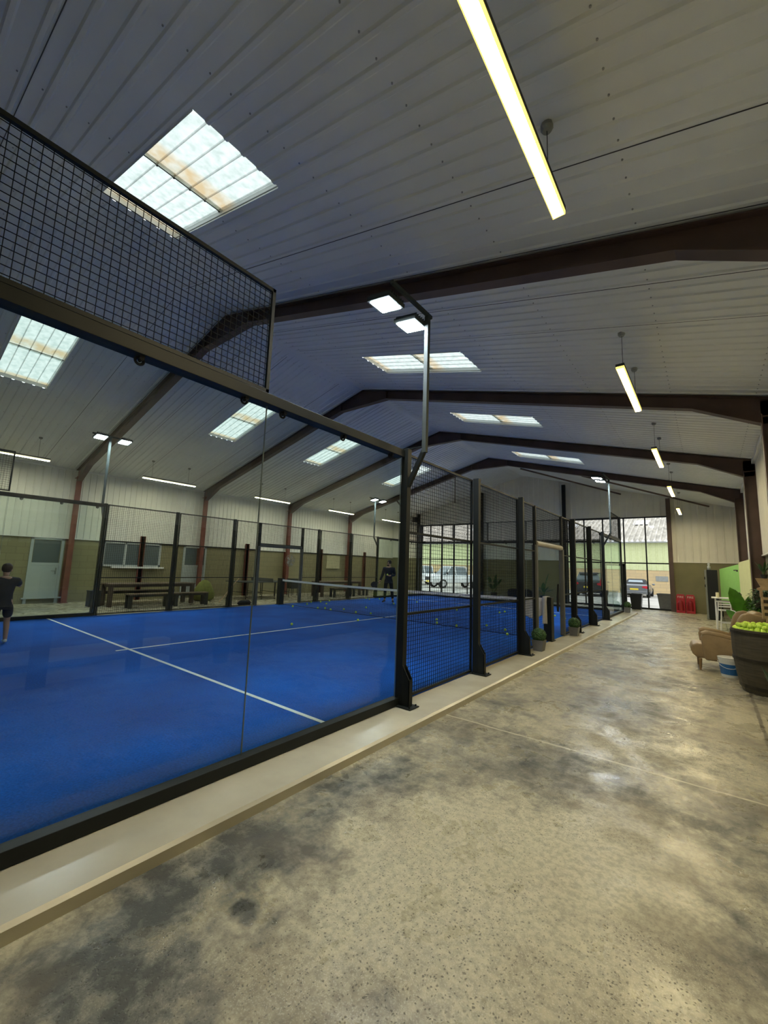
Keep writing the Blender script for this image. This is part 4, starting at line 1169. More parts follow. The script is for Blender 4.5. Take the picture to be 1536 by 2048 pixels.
# lime board and cream board
mb = MB()
A, B_ = Vector((3.32, 22.9, 0)), Vector((3.97, 19.95, 0))
d = (B_ - A).normalized(); nn = Vector((-d.y, d.x, 0)) * .02
for s0, s1 in ((nn, -nn),):
    P = [A + Vector((0, 0, .5)), B_ + Vector((0, 0, .5)), B_ + Vector((0, 0, 2.12)), A + Vector((0, 0, 1.92))]
    F_ = [mb.bm.verts.new(p + nn) for p in P]; G_ = [mb.bm.verts.new(p - nn) for p in P]
    mb.bm.faces.new(F_); mb.bm.faces.new(G_[::-1])
    for k in range(4): mb.bm.faces.new((F_[k], F_[(k + 1) % 4], G_[(k + 1) % 4], G_[k]))
gb = tag(mb.build('display_board', 'green'), 'large lime green board behind the white high table in the far right corner', 'board')
mb = MB(); mb.bar(A + Vector((0, 0, ZF)), A + Vector((0, 0, .5)), .04); mb.bar(B_ + Vector((0, 0, ZF)), B_ + Vector((0, 0, 2.2)), .04); mb.build('board_stand', 'black', gb)
mb = MB(); c = A.lerp(B_, .72) + Vector((0, 0, 1.86)) - nn * 1.5
mb.bar(c - d * .28, c + d * .05, .006, .035); mb.bar(c + d * .05 + Vector((0, 0, -.02)), c + d * .2 + Vector((0, 0, -.02)), .006, .07)
mb.build('dark_emblem', 'black', gb)
mb = MB(); A2, B2 = Vector((3.77, 18.72, 0)), Vector((3.97, 17.2, 0)); d2 = (B2 - A2).normalized(); n2 = Vector((-d2.y, d2.x, 0)) * .015
P = [A2 + Vector((0, 0, ZF)), B2 + Vector((0, 0, ZF)), B2 + Vector((0, 0, 2.16)), A2 + Vector((0, 0, 2.10))]
F_ = [mb.bm.verts.new(p + n2) for p in P]; G_ = [mb.bm.verts.new(p - n2) for p in P]
mb.bm.faces.new(F_); mb.bm.faces.new(G_[::-1])
for k in range(4): mb.bm.faces.new((F_[k], F_[(k + 1) % 4], G_[(k + 1) % 4], G_[k]))
tag(mb.build('display_board', 'cream'), 'cream yellow board leaning by the last brown column, right of the lime green board', 'board')

# white high table, stools, candle
tb = thing('high_table', 'white slatted high table in front of the tall black cabinet', 'table', (3.36, 17.6, ZF))
mb = MB(); mb.box(-.40, .40, -.35, .35, .97, 1.0); mb.build('tabletop', 'white', tb, bevel=.004)
mb = MB(); mb.box(-.30, .30, -.28, .28, .86, .90); mb.build('under_frame', 'white', tb)
for x_ in (-.30, .30):
    for y_ in (-.28, .28):
        mb = MB(); mb.box(x_ - .02, x_ + .02, y_ - .02, y_ + .02, 0, .97); mb.build('leg', 'white', tb)
mb = MB(); mb.box(-.30, .30, -.015, .015, .2, .23); mb.build('foot_rail', 'white', tb)
mb = MB(); mb.lathe([(.045, 0), (.045, .16), (.01, .162)], n=16); o = mb.build('candle', 'candle'); o.location = (3.12, 17.45, ZF + 1.0)
tag(o, 'thick cream candle on the white high table', 'candle')
mb = MB(); mb.lathe([(.06, 0), (.10, .05), (.11, .13), (.07, .19), (.03, .2)], n=10); o = mb.build('lantern', 'cab'); o.location = (3.62, 17.5, ZF + 1.0)
tag(o, 'small dark cage lantern on the white high table', 'lantern')
def stool(x, y, rz, lab):
    r0 = thing('bar_stool', lab, 'stool', (x, y, ZF), rz, 'white slatted stools at the high table')
    mb = MB(); mb.box(-.17, .17, -.17, .17, .62, .65); mb.build('seat', 'white', r0)
    mb = MB()
    for z in (.72, .79, .86): mb.box(-.17, .17, .15, .17, z, z + .035)
    mb.build('backrest', 'white', r0)
    for sx in (-1, 1):
        for sy in (-1, 1):
            mb = MB(); mb.bar((sx * .20, sy * .20, 0), (sx * .15, sy * .15, .64 if sy < 0 else .9), .025); mb.build('leg', 'white', r0)
    mb = MB(); mb.box(-.18, .18, -.19, -.165, .25, .275); mb.box(-.18, .18, .165, .19, .25, .275); mb.build('foot_rail', 'white', r0)
stool(3.30, 16.9, 0.2, 'white bar stool on the camera side of the high table, left one')
stool(3.68, 16.7, -.2, 'white bar stool on the camera side of the high table, right one')

# red twin fire point bins
for k, (xx, lab) in enumerate(((1.86, 'left'), (2.22, 'right'))):
    rt = thing('fire_stand', 'red plastic fire extinguisher stand against the far wall, %s one of the pair' % lab, 'fire stand', (xx, 23.35, ZF), 0, 'red fire stands by the far wall')
    mb = MB(); mb.prism([(-.165, .0), (.165, .0), (.165, .72), (.13, .82), (-.13, .82), (-.165, .72)], 'y', .02, .16); mb.box(-.165, .165, -.16, .02, 0, .10)
    mb.box(-.165, -.13, -.12, .02, .10, .42); mb.box(.13, .165, -.12, .02, .10, .42)
    mb.build('stand_body', 'red', rt, bevel=.01)
    mb = MB(); mb.lathe([(.085, .105), (.09, .15), (.09, .47), (.06, .54), (.02, .56), (.02, .6)], (0, -.06, 0), 16); mb.build('extinguisher', mat('extinguisher_red_%d' % k, (.30, .02, .025), .35), rt)
    cu = D.curves.new('sign_text', 'FONT'); cu.body = 'FIRE'; cu.size = .13; cu.align_x = 'CENTER'; cu.extrude = .002
    to0 = D.objects.new('sign_text', cu); COL.objects.link(to0); bpy.context.view_layer.update()
    me_ = D.meshes.new_from_object(to0.evaluated_get(bpy.context.evaluated_depsgraph_get())); D.objects.remove(to0); me_.materials.clear(); me_.materials.append(M['letters'])
    to = D.objects.new('sign_text', me_); COL.objects.link(to); to.parent = rt; to.location = (0, .015, .66); to.rotation_euler = (math.radians(90), 0, 0)
# black waste bins
def wbin(loc, lab, m_, h=.68, w=.26):
    rt = thing('waste_bin', lab, 'bin', loc)
    mb = MB(); a = w * .75
    P0 = [(-a, -a, 0), (a, -a, 0), (a, a, 0), (-a, a, 0)]; P1 = [(-w, -w, h), (w, -w, h), (w, w, h), (-w, w, h)]; P2 = [(p[0] * .9, p[1] * .9, h) for p in P1]; P3 = [(p[0], p[1], h * .3) for p in P0]
    mb.face(P0[::-1]); mb.face(P3)
    for k in range(4):
        j = (k + 1) % 4
        mb.face([P0[k], P0[j], P1[j], P1[k]]); mb.face([P1[k], P1[j], P2[j], P2[k]]); mb.face([P2[k], P2[j], P3[j], P3[k]])
    mb.build('bin_body', m_, rt)
    mb = MB(); mb.box(-w - .015, w + .015, -w - .015, -w + .01, h - .05, h); mb.box(-w - .015, w + .015, w - .01, w + .015, h - .05, h)
    mb.box(-w - .015, -w + .01, -w, w, h - .05, h); mb.box(w - .01, w + .015, -w, w, h - .05, h); mb.build('rim', m_, rt)
wbin((.13, 23.35, ZF), 'tapered black planter tub standing inside the glazed screen beside the entrance door', 'cab', .74, .25)
wbin((1.25, 24.6, -.12), 'tapered grey tub standing outside behind the last pane of the glazed screen', 'pot', .80, .36)

# ------------------------------------------------------------------ furniture on the left side
def big_table(x, y, L, W, lab, H=.76):
    r0 = thing('wooden_table', lab, 'table', (x, y, ZF), 0, 'long dark wooden tables on the left side')
    mb = MB()
    for k in range(4): mb.box(-W / 2 + k * W / 4 + .003, -W / 2 + (k + 1) * W / 4 - .003, -L / 2, L / 2, H - .035, H)
    mb.build('tabletop', 'woodtop', r0)
    mb = MB(); mb.box(-W / 2 + .05, W / 2 - .05, -L / 2 + .06, L / 2 - .06, H - .12, H - .036); mb.build('apron', 'wood', r0)
    for sx in (-1, 1):
        for sy in (-1, 1):
            mb = MB(); cx, cy = sx * (W / 2 - .07), sy * (L / 2 - .08); mb.box(cx - .06, cx + .06, cy - .06, cy + .06, 0, H - .036); mb.build('leg', 'wood', r0)
def bench(x, y, L, lab, W=.36, H=.46, m_='blackwood', top='woodtop'):
    r0 = thing('wooden_bench', lab, 'bench', (x, y, ZF), 0, 'dark wooden benches on the left side')
    mb = MB()
    for k in range(3): mb.box(-W / 2 + k * W / 3 + .003, -W / 2 + (k + 1) * W / 3 - .003, -L / 2, L / 2, H - .035, H)
    mb.build('seat', top, r0)
    mb = MB(); mb.box(-W / 2 + .04, W / 2 - .04, -L / 2 + .05, L / 2 - .05, H - .10, H - .036); mb.build('apron', m_, r0)
    for sx in (-1, 1):
        for sy in (-1, 1):
            mb = MB(); cx, cy = sx * (W / 2 - .055), sy * (L / 2 - .07); mb.box(cx - .045, cx + .045, cy - .05, cy + .05, 0, H - .036); mb.build('leg', m_, r0)
big_table(-12.95, 6.62, 2.9, .80, 'long dark wooden table under the side window, nearer the camera')
bench(-13.75, 6.55, 2.5, 'long dark wooden bench between the wall and the nearer table', top='wood')
bench(-12.0, 6.2, 1.35, 'short dark bench in front of the nearer table, camera end')
bench(-12.0, 7.62, 1.25, 'short dark bench in front of the nearer table, far end beside the olive bean bag')
big_table(-12.75, 16.0, 3.0, .80, 'long dark wooden table beyond the net, below the square wall panel')
bench(-12.05, 15.55, 1.3, 'short dark bench in front of the farther table, camera end')
bench(-12.05, 16.95, 1.2, 'short dark bench in front of the farther table, far end')
# table tennis table, two halves on wheeled frames
tt = thing('table_tennis_table', 'dark table tennis table with net and folding legs by the left wall', 'table', (-13.3, 11.6, ZF))
mb = MB(); mb.box(-.76, .76, -1.37, 1.37, .735, .76); mb.build('playing_top', 'ttop', tt)
mb = MB(); mb.box(-.83, .83, -.008, .008, .765, .915); mb.build('table_net', 'pad', tt)
for sy in (-1, 1):
    for sx in (-1, 1):
        mb = MB(); mb.tube([(sx * .55, sy * 1.15, 0.03), (sx * .55, sy * 1.15, .735)], .018, 8); mb.build('leg', 'rub', tt)
        mb = MB(); mb.tube([(sx * .55, sy * .35, 0.08), (sx * .55, sy * .35, .735)], .018, 8); mb.lathe([(.04, 0.0), (.04, .03)], (sx * .55, sy * .35, .0), 10); mb.build('leg', 'rub', tt)
    mb = MB()
    for z in (.30,): mb.tube([(-.55, sy * 1.15, z), (.55, sy * 1.15, z)], .012, 6); mb.tube([(-.55, sy * .35, z), (.55, sy * .35, z)], .012, 6); mb.tube([(.55, sy * 1.15, z), (.55, sy * .35, z)], .012, 6)
    mb.build('leg_frame', 'rub', tt)
# bean bag
mb = MB(); mb.lathe([(.28, 0.001), (.42, .10), (.42, .28), (.33, .52), (.22, .72), (.08, .83), (.02, .84)], n=22)
for v in mb.bm.verts:
    v.co.x += .12 * v.co.z * v.co.z; v.co += Vector((noise.noise(v.co * 4), noise.noise(v.co * 4 + Vector((5, 5, 5))), 0)) * .05
    v.co.z = max(0.001, v.co.z)
o = mb.build('bean_bag', 'khaki', smooth=True); o.location = (-13.35, 8.85, ZF); tag(o, 'olive green slumped bean bag by the white half glazed door', 'bean bag')
# red extinguishers and black bin beside the table
ex = thing('fire_extinguisher', 'red fire extinguisher standing left of the nearer wooden table', 'fire extinguisher', (-14.2, 5.35, ZF))
mb = MB(); mb.lathe([(.08, 0.001), (.085, .05), (.085, .48), (.06, .55), (.02, .57), (.02, .60)], n=16); mb.build('cylinder', 'red', ex)
mb = MB(); mb.bar((0, 0, .60), (0, .12, .66), .03, .02); mb.tube([(0, 0, .6), (.07, .02, .55), (.10, .02, .3), (.10, .02, .15)], .012, 6); mb.build('valve_and_hose', 'rub', ex)
mb = MB(); mb.box(-.16, .16, -.16, .16, 0.001, .48); mb.box(-.17, .17, -.17, .17, .48, .52)
o = mb.build('storage_box', 'blackwood', bevel=.008); o.location = (-13.15, 4.95, ZF); tag(o, 'small black box at the camera end of the nearer wooden table', 'box')
# black bag on the kerb by the far fence
mb = MB(); mb.ball((0, 0, .10), .14, 3, (1.0, 2.0, .75)); mb.ball((0, .12, .16), .07, 2, (1, 1.4, .7))
for v in mb.bm.verts: v.co += Vector((noise.noise(v.co * 8), 0, noise.noise(v.co * 8 + Vector((3, 0, 0))))) * .02
o = mb.build('sports_bag', 'blackcloth', smooth=True); o.location = (-10.8, 9.1, ZF); tag(o, 'black slumped bag on the floor outside the far left gate opening', 'bag')
# cage fan on the third frame's left column
fn = thing('wall_fan', 'round grey cage fan mounted on a brown column of the left wall', 'fan', (-14.3, 14.0, 1.68))
mb = MB()
for r in (.08, .16, .24, .30):
    mb.tube([(.05, r * math.cos(6.283 * k / 24), r * math.sin(6.283 * k / 24)) for k in range(25)], .006, 5, False)
for k in range(16): a = 6.283 * k / 16; mb.tube([(.07, 0, 0), (.05, .16 * math.cos(a), .16 * math.sin(a)), (-.05, .30 * math.cos(a), .30 * math.sin(a))], .004, 5, False)
mb.tube([(-.05, .30 * math.cos(6.283 * k / 24), .30 * math.sin(6.283 * k / 24)) for k in range(25)], .01, 5, False)
mb.build('cage', 'cushion', fn)
mb = MB()
for k in range(5):
    a = 6.283 * k / 5; c, s = math.cos(a), math.sin(a)
    mb.face([(0, .04 * c, .04 * s), (.03, .24 * c - .08 * s, .24 * s + .08 * c), (.0, .26 * c, .26 * s), (-.03, .22 * c + .08 * s, .22 * s - .08 * c)])
bl = mb.build('blades', 'grey', fn); bl.modifiers.new('s', 'SOLIDIFY').thickness = .006
mb = MB(); mb.tube([(-.16, 0, 0), (.0, 0, 0)], .06, 14); mb.bar((-.12, 0, 0), (-.12, 0, -.25), .04); mb.bar((-.24, 0, -.05), (-.12, 0, -.05), .04); mb.build('motor', 'grey', fn)
# speaker stand/box under the fan
sp = thing('equipment_trolley', 'dark equipment box on thin legs below the round cage fan', 'trolley', (-13.9, 13.9, ZF))
mb = MB(); mb.box(-.2, .2, -.22, .22, .35, .85); mb.build('box_body', 'blackwood', sp, bevel=.01)
for sx in (-1, 1):
    for sy in (-1, 1): mb = MB(); mb.bar((sx * .17, sy * .19, 0), (sx * .17, sy * .19, .35), .025); mb.build('leg', 'rub', sp)
# leaning pale pole
mb = MB(); mb.tube([(-12.3, 8.95, ZF + .01), (-12.9, 10.15, .85)], .018, 8); tag(mb.build('leaning_pole', 'copper'), 'thin pale pole leaning diagonally by the table tennis table', 'pole')
# black speakers on the gable posts
for xx, zz, lab in ((-12.82, 4.62, 'left glazed screen post'), (-8.05, 4.55, 'post right of the left glazed screen')):
    mb = MB(); mb.box(xx - .14, xx + .10, YG - .52, YG - .28, zz, zz + .36); mb.bar((xx, YG - .3, zz + .2), (xx + .08, YG - .2, zz + .2), .04)
    tag(mb.build('loudspeaker', 'cab', bevel=.006), 'small black loudspeaker high on the ' + lab, 'loudspeaker')

# things on the right of the camera, mirrored in the near glass
r0 = thing('added_stripe_bench', 'low white two tier bench added out of view, mirrored as stripes in the near glass', 'bench', (3.85, 2.1, ZF))  # invented bench, never in direct view; gives the glass its pale mirrored stripes
for x_, z_ in ((.0, .10), (.02, .36)):
    mb = MB(); mb.box(x_ - .12, x_ + .12, -1.8, 1.05, z_ - .07, z_ + .06); mb.build('tread', 'white', r0)
for y_ in (-1.7, -.6, .5):
    mb = MB(); mb.box(-.16, -.12, y_ - .07, y_ + .12, 0.001, 1.5); mb.build('upright', 'blackwood', r0)
potted('palm_plant', 'potted palm by the right wall seen only as a reflection in the near glass', (3.45, 3.85, ZF), (.15, .30), fan_leaves(11, 12, .7, 1.1, .35, .06, .5), 'leafdark')

# ------------------------------------------------------------------ people
def skinned(name, joints, edges, m_, parent=None, root=None, sub=2, inflate=1.0, off=0.0):
    names = list(joints); idx = {n_: i for i, n_ in enumerate(names)}
    me = D.meshes.new(name); me.from_pydata([joints[n_][0] for n_ in names], [(idx[a], idx[b]) for a, b in edges], [])
    o = D.objects.new(name, me); COL.objects.link(o)
    if parent: o.parent = parent
    me.materials.append(M[m_])
    sk = o.modifiers.new('skin', 'SKIN'); sk.use_smooth_shade = True
    for i, n_ in enumerate(names):
        r = joints[n_][1]
        r = (r, r) if isinstance(r, (int, float)) else r
        me.skin_vertices[0].data[i].radius = (r[0] * inflate + off, r[1] * inflate + off)
        me.skin_vertices[0].data[i].use_root = (n_ == (root or names[0]))
    ss = o.modifiers.new('sub', 'SUBSURF'); ss.levels = sub; ss.render_levels = sub
    return o
def finger_set(J, E, hand, palm_end, spread, curl, s, tag_):
    """five separate bent fingers rooted in the palm"""
    d = (Vector(palm_end) - Vector(hand)).normalized(); sp = Vector(spread).normalized(); cu = Vector(curl).normalized()
    for k, (o_, L) in enumerate(((-.032, .070), (-.011, .080), (.011, .074), (.032, .058))):
        b = Vector(palm_end) + sp * o_ * s
        p1 = b + d * L * .5 * s + cu * .012 * s; p2 = p1 + d * L * .3 * s + cu * .03 * s
        J['%sf%da' % (tag_, k)] = (tuple(b), .010 * s); J['%sf%db' % (tag_, k)] = (tuple(p1), .009 * s); J['%sf%dc' % (tag_, k)] = (tuple(p2), .007 * s)
        E += [(tag_ + 'palm', '%sf%da' % (tag_, k)), ('%sf%da' % (tag_, k), '%sf%db' % (tag_, k)), ('%sf%db' % (tag_, k), '%sf%dc' % (tag_, k))]
    t0 = Vector(hand).lerp(Vector(palm_end), .35) - sp * .035 * s; t1 = t0 - sp * .022 * s + d * .03 * s + cu * .01 * s; t2 = t1 + d * .03 * s + cu * .012 * s
    J[tag_ + 't0'] = (tuple(t0), .012 * s); J[tag_ + 't1'] = (tuple(t1), .010 * s); J[tag_ + 't2'] = (tuple(t2), .008 * s)
    E += [(tag_ + 'palm', tag_ + 't0'), (tag_ + 't0', tag_ + 't1'), (tag_ + 't1', tag_ + 't2')]
def person(lab, loc, rz, s, P, mats, hair_len='short', longsleeve=True, trousers='long'):
    """P: joint positions (unit person 1.75 m) ; facing -y in local space"""
    root = thing('person', lab, 'person', loc, rz)
    def S(p): return (p[0] * s, p[1] * s, p[2] * s)
    J = {}
    def add(n_, p, r): J[n_] = (S(p), (r[0] * s, r[1] * s) if isinstance(r, tuple) else r * s)
    add('pelvis', P['pelvis'], (.145, .105)); add('waist', P['waist'], (.130, .095)); add('chest', P['chest'], (.155, .11)); add('collar', P['collar'], (.10, .075))
    add('neck', P['neck'], .052); add('jaw', P['jaw'], (.058, .066)); add('head', P['head'], (.076, .092)); add('crown', P['crown'], (.062, .074))
    E = [('pelvis', 'waist'), ('waist', 'chest'), ('chest', 'collar'), ('collar', 'neck'), ('neck', 'jaw'), ('jaw', 'head'), ('head', 'crown')]
    for sd in 'LR':
        add(sd + 'sh', P[sd + 'sh'], .062); add(sd + 'el', P[sd + 'el'], .043); add(sd + 'wr', P[sd + 'wr'], .028); add(sd + 'palm', P[sd + 'palm'], (.036, .018))
        E += [('collar', sd + 'sh'), (sd + 'sh', sd + 'el'), (sd + 'el', sd + 'wr'), (sd + 'wr', sd + 'palm')]
        finger_set(J, E, S(P[sd + 'wr']), S(P[sd + 'palm']), P['spread'], P['curl' + sd], s, sd)
        add(sd + 'hip', P[sd + 'hip'], .085); add(sd + 'kn', P[sd + 'kn'], .056); add(sd + 'ca', P[sd + 'ca'], .055); add(sd + 'an', P[sd + 'an'], .036); add(sd + 'toe', P[sd + 'toe'], (.040, .026))
        E += [('pelvis', sd + 'hip'), (sd + 'hip', sd + 'kn'), (sd + 'kn', sd + 'ca'), (sd + 'ca', sd + 'an'), (sd + 'an', sd + 'toe')]
    skinned('body', J, E, 'skin', root, 'pelvis')
    pv, ws = Vector(J['pelvis'][0]), Vector(J['waist'][0]); nk, cl = Vector(J['neck'][0]), Vector(J['collar'][0])
    J['low'] = (tuple(pv - Vector((0, 0, .10 * s))), (.148 * s, .110 * s)); J['belt'] = (tuple(pv.lerp(ws, .7)), (.128 * s, .095 * s)); J['nb'] = (tuple(cl.lerp(nk, .5)), .062 * s)
    def sub(keys): return {k: J[k] for k in keys}
    top = ['low', 'nb', 'pelvis', 'waist', 'chest', 'collar', 'Lsh', 'Rsh', 'Lel', 'Rel'] + (['Lwr', 'Rwr'] if longsleeve else [])
    te = [('pelvis', 'low'), ('collar', 'nb'), ('pelvis', 'waist'), ('waist', 'chest'), ('chest', 'collar'), ('collar', 'Lsh'), ('collar', 'Rsh'), ('Lsh', 'Lel'), ('Rsh', 'Rel')] + ([('Lel', 'Lwr'), ('Rel', 'Rwr')] if longsleeve else [])
    if not longsleeve:
        for sd in 'LR':
            a, b = Vector(J[sd + 'sh'][0]), Vector(J[sd + 'el'][0]); J[sd + 'sl'] = (tuple(a.lerp(b, .7)), .052 * s)
        top = ['low', 'nb', 'pelvis', 'waist', 'chest', 'collar', 'Lsh', 'Rsh', 'Lsl', 'Rsl']
        te = [('pelvis', 'low'), ('collar', 'nb'), ('pelvis', 'waist'), ('waist', 'chest'), ('chest', 'collar'), ('collar', 'Lsh'), ('collar', 'Rsh'), ('Lsh', 'Lsl'), ('Rsh', 'Rsl')]
    for k_ in ('collar', 'Lsh', 'Rsh', 'chest'):
        r_0 = J[k_][1]; J[k_] = (J[k_][0], tuple(q * 1.14 for q in r_0) if isinstance(r_0, tuple) else r_0 * 1.14)
    skinned('jacket' if longsleeve else 'shirt', sub(top), te, mats[0], root, 'pelvis', off=.020 * s)
    if trousers == 'short':
        for sd in 'LR':
            a, b = Vector(J[sd + 'hip'][0]), Vector(J[sd + 'kn'][0]); J[sd + 'hem'] = (tuple(a.lerp(b, .82)), .075 * s)
        tk = ['belt', 'pelvis', 'Lhip', 'Rhip', 'Lhem', 'Rhem']; tre = [('belt', 'pelvis'), ('pelvis', 'Lhip'), ('pelvis', 'Rhip'), ('Lhip', 'Lhem'), ('Rhip', 'Rhem')]
    else:
        for sd in 'LR':
            a, b = Vector(J[sd + 'ca'][0]), Vector(J[sd + 'an'][0]); J[sd + 'hem'] = (tuple(a.lerp(b, .75)), .040 * s)
        tk = ['belt', 'pelvis', 'Lhip', 'Rhip', 'Lkn', 'Rkn', 'Lca', 'Rca', 'Lhem', 'Rhem']
        tre = [('belt', 'pelvis'), ('pelvis', 'Lhip'), ('pelvis', 'Rhip'), ('Lhip', 'Lkn'), ('Rhip', 'Rkn'), ('Lkn', 'Lca'), ('Rkn', 'Rca'), ('Lca', 'Lhem'), ('Rca', 'Rhem')]
    skinned('shorts' if trousers == 'short' else 'trousers', sub(tk), tre, mats[1], root, 'pelvis', off=.014 * s)
    for sd in 'LR':
        a, t = Vector(J[sd + 'an'][0]), Vector(J[sd + 'toe'][0]); fw = (t - a); fw.z = 0; fw.normalize(); sdv = Vector((-fw.y, fw.x, 0))
        mb = MB(); heel = a - fw * .05 * s; heel.z = a.z - .055 * s
        rows = []
        for f, w, h0 in ((0, .033, .085), (.25, .040, .09), (.55, .046, .065), (.85, .044, .045), (1.0, .028, .03)):
            c = heel + fw * f * .28 * s; zb = -.0 
            rows.append([mb.bm.verts.new(c + sdv * w * s * q + Vector((0, 0, z * s))) for q, z in ((-1, 0), (-1, h0 * .6), (-.4, h0), (.4, h0), (1, h0 * .6), (1, 0))])
        for r1, r2 in zip(rows, rows[1:]):
            for k in range(6): mb.bm.faces.new((r1[k], r1[(k + 1) % 6], r2[(k + 1) % 6], r2[k]))
        mb.bm.faces.new(rows[0]); mb.bm.faces.new(rows[-1][::-1])
        o = mb.build('shoe', mats[2], root, smooth=True); o.modifiers.new('b', 'SUBSURF').levels = 1
    # face and hair; the head looks along 'look'
    hd = Vector(J['head'][0]); lk = Vector(P['look']).normalized(); rt_ = lk.cross(Vector((0, 0, 1))).normalized()
    mb = MB()
    mb.ball(hd + lk * .098 * s + Vector((0, 0, -.022 * s)), .014 * s, 2, (1, 1, 1.5)); mb.build('nose', 'skin', root, smooth=True)
    for q in (-1, 1):
        mb = MB(); mb.ball(hd + lk * .082 * s + rt_ * q * .030 * s + Vector((0, 0, .008 * s)), .011 * s, 2); mb.build('eye', 'hairblack', root, smooth=True)
        mb = MB(); mb.ball(hd + rt_ * q * .078 * s + Vector((0, 0, -.015 * s)), .024 * s, 2, (.45, .8, 1.2)); mb.build('ear', 'skin', root, smooth=True)
    mb = MB(); c = hd + lk * .083 * s + Vector((0, 0, -.062 * s)); mb.bar(c - rt_ * .022 * s, c + rt_ * .022 * s, .010 * s, .010 * s); mb.build('mouth', 'redsteel', root)
    mb = MB(); mb.ball(hd + Vector((0, 0, .035 * s)) - lk * .018 * s, .105 * s, 3, (.86, 1.0, .98))
    dele = [v for v in mb.bm.verts if (v.co - hd).dot(lk) > .055 * s and v.co.z < hd.z + .055 * s or v.co.z < hd.z - (.10 if hair_len == 'long' else .05) * s]
    bmesh.ops.delete(mb.bm, geom=dele, context='VERTS')
    for v in mb.bm.verts: v.co += Vector((noise.noise(v.co * 30), noise.noise(v.co * 30 + Vector((9, 0, 0))), noise.noise(v.co * 30 + Vector((0, 9, 0))))) * .012 * s
    o = mb.build('hair', mats[3], root, smooth=True); o.modifiers.new('s', 'SOLIDIFY').thickness = .012 * s
    if mats[3] == 'hairblack':
        mb = MB(); mb.ball(hd + Vector((0, 0, -.085 * s)) + lk * .035 * s, .062 * s, 2, (1, .9, .6)); mb.build('beard', 'hairblack', root, smooth=True)
    return root, J
# coach: right hand low with racket, left hand at belly holding a ball, faces the camera side
PM = dict(pelvis=(0, 0, .95), waist=(0, -.01, 1.10), chest=(0, 0, 1.28), collar=(0, .01, 1.43), neck=(0, .01, 1.50), jaw=(0, -.02, 1.56), head=(0, -.01, 1.63), crown=(0, .0, 1.70),
          Rsh=(-.19, .01, 1.40), Rel=(-.27, .0, 1.12), Rwr=(-.34, -.12, .90), Rpalm=(-.36, -.17, .84),
          Lsh=(.19, .01, 1.40), Lel=(.26, -.02, 1.14), Lwr=(.10, -.22, 1.12), Lpalm=(.03, -.27, 1.12),
          Rhip=(-.10, 0, .88), Rkn=(-.13, -.03, .50), Rca=(-.14, .0, .36), Ran=(-.15, .02, .09), Rtoe=(-.19, -.13, .035),
          Lhip=(.10, 0, .88), Lkn=(.15, -.02, .50), Lca=(.17, .01, .36), Lan=(.19, .03, .09), Ltoe=(.22, -.12, .035),
          spread=(1, .2, .1), curlR=(.6, .2, -.4), curlL=(-.3, .4, .6), look=(-.75, -.6, -.1))
man, Jm = person('bearded man in dark jacket and trousers standing beyond the net with racket and ball', (-8.05, 14.35, 0), math.radians(30), 1.04, PM, ('navy', 'blackcloth', 'blackcloth', 'hairblack'))
# racket in the right hand
rk = tag(empty('padel_racket', man.location.copy(), man.rotation_euler.z), 'dark padel racket held low in the right hand of the man in the jacket', 'racket')
hp = Vector(Jm['Rpalm'][0])
mb = MB(); dirr = Vector((-.75, -.15, -.35)).normalized(); mb.tube([hp - dirr * .05, hp + dirr * .12], .016, 8); mb.build('grip', 'rub', rk)
mb = MB(); c = hp + dirr * .26; sd_ = Vector((0, 0, 1)).cross(dirr).normalized(); upv = dirr.cross(sd_).normalized()
ring1, ring2 = [], []
for k in range(20):
    a = 6.283 * k / 20; q = c + dirr * math.cos(a) * .14 + upv * math.sin(a) * .12
    ring1.append(mb.bm.verts.new(q + sd_ * .018)); ring2.append(mb.bm.verts.new(q - sd_ * .018))
mb.bm.faces.new(ring1); mb.bm.faces.new(ring2[::-1])
for k in range(20): mb.bm.faces.new((ring1[k], ring2[k], ring2[(k + 1) % 20], ring1[(k + 1) % 20]))
mb.build('racket_face', 'darkcloth', rk)
wm = Matrix.Translation(man.location) @ Matrix.Rotation(man.rotation_euler.z, 4, 'Z')
o = ball0.copy(); COL.objects.link(o); o.location = wm @ (Vector(Jm['Lpalm'][0]) + Vector((-.05, -.03, .045))); tag(o, 'pale yellow ball held in the left hand of the man in the dark jacket', 'ball')
# child at the left edge, mid swing, seen from the side/back
PC = dict(pelvis=(0, 0, .90), waist=(.0, -.02, 1.05), chest=(.0, -.06, 1.22), collar=(0, -.08, 1.36), neck=(0, -.09, 1.43), jaw=(0, -.13, 1.50), head=(0, -.12, 1.57), crown=(0, -.11, 1.64),
          Rsh=(-.18, -.08, 1.33), Rel=(-.26, -.28, 1.22), Rwr=(-.18, -.48, 1.28), Rpalm=(-.15, -.55, 1.31),
          Lsh=(.18, -.06, 1.33), Lel=(.25, .13, 1.14), Lwr=(.20, -.08, 1.02), Lpalm=(.18, -.15, 1.00),
          Rhip=(-.10, 0, .84), Rkn=(-.12, -.20, .50), Rca=(-.13, -.20, .37), Ran=(-.14, -.22, .09), Rtoe=(-.14, -.37, .035),
          Lhip=(.10, 0, .84), Lkn=(.11, .00, .48), Lca=(.12, .10, .35), Lan=(.13, .22, .09), Ltoe=(.16, .08, .035),
          spread=(1, .2, .1), curlR=(0, 0, -1), curlL=(0, .3, -1), look=(-.25, -1, -.05))
kid, Jk = person('child in dark shirt and shorts with white shoes at the left edge of the court', (-6.61, 1.60, 0), math.radians(-95), .82, PC, ('darkcloth', 'navy', 'shoe', 'hair'), 'long', longsleeve=False, trousers='short')

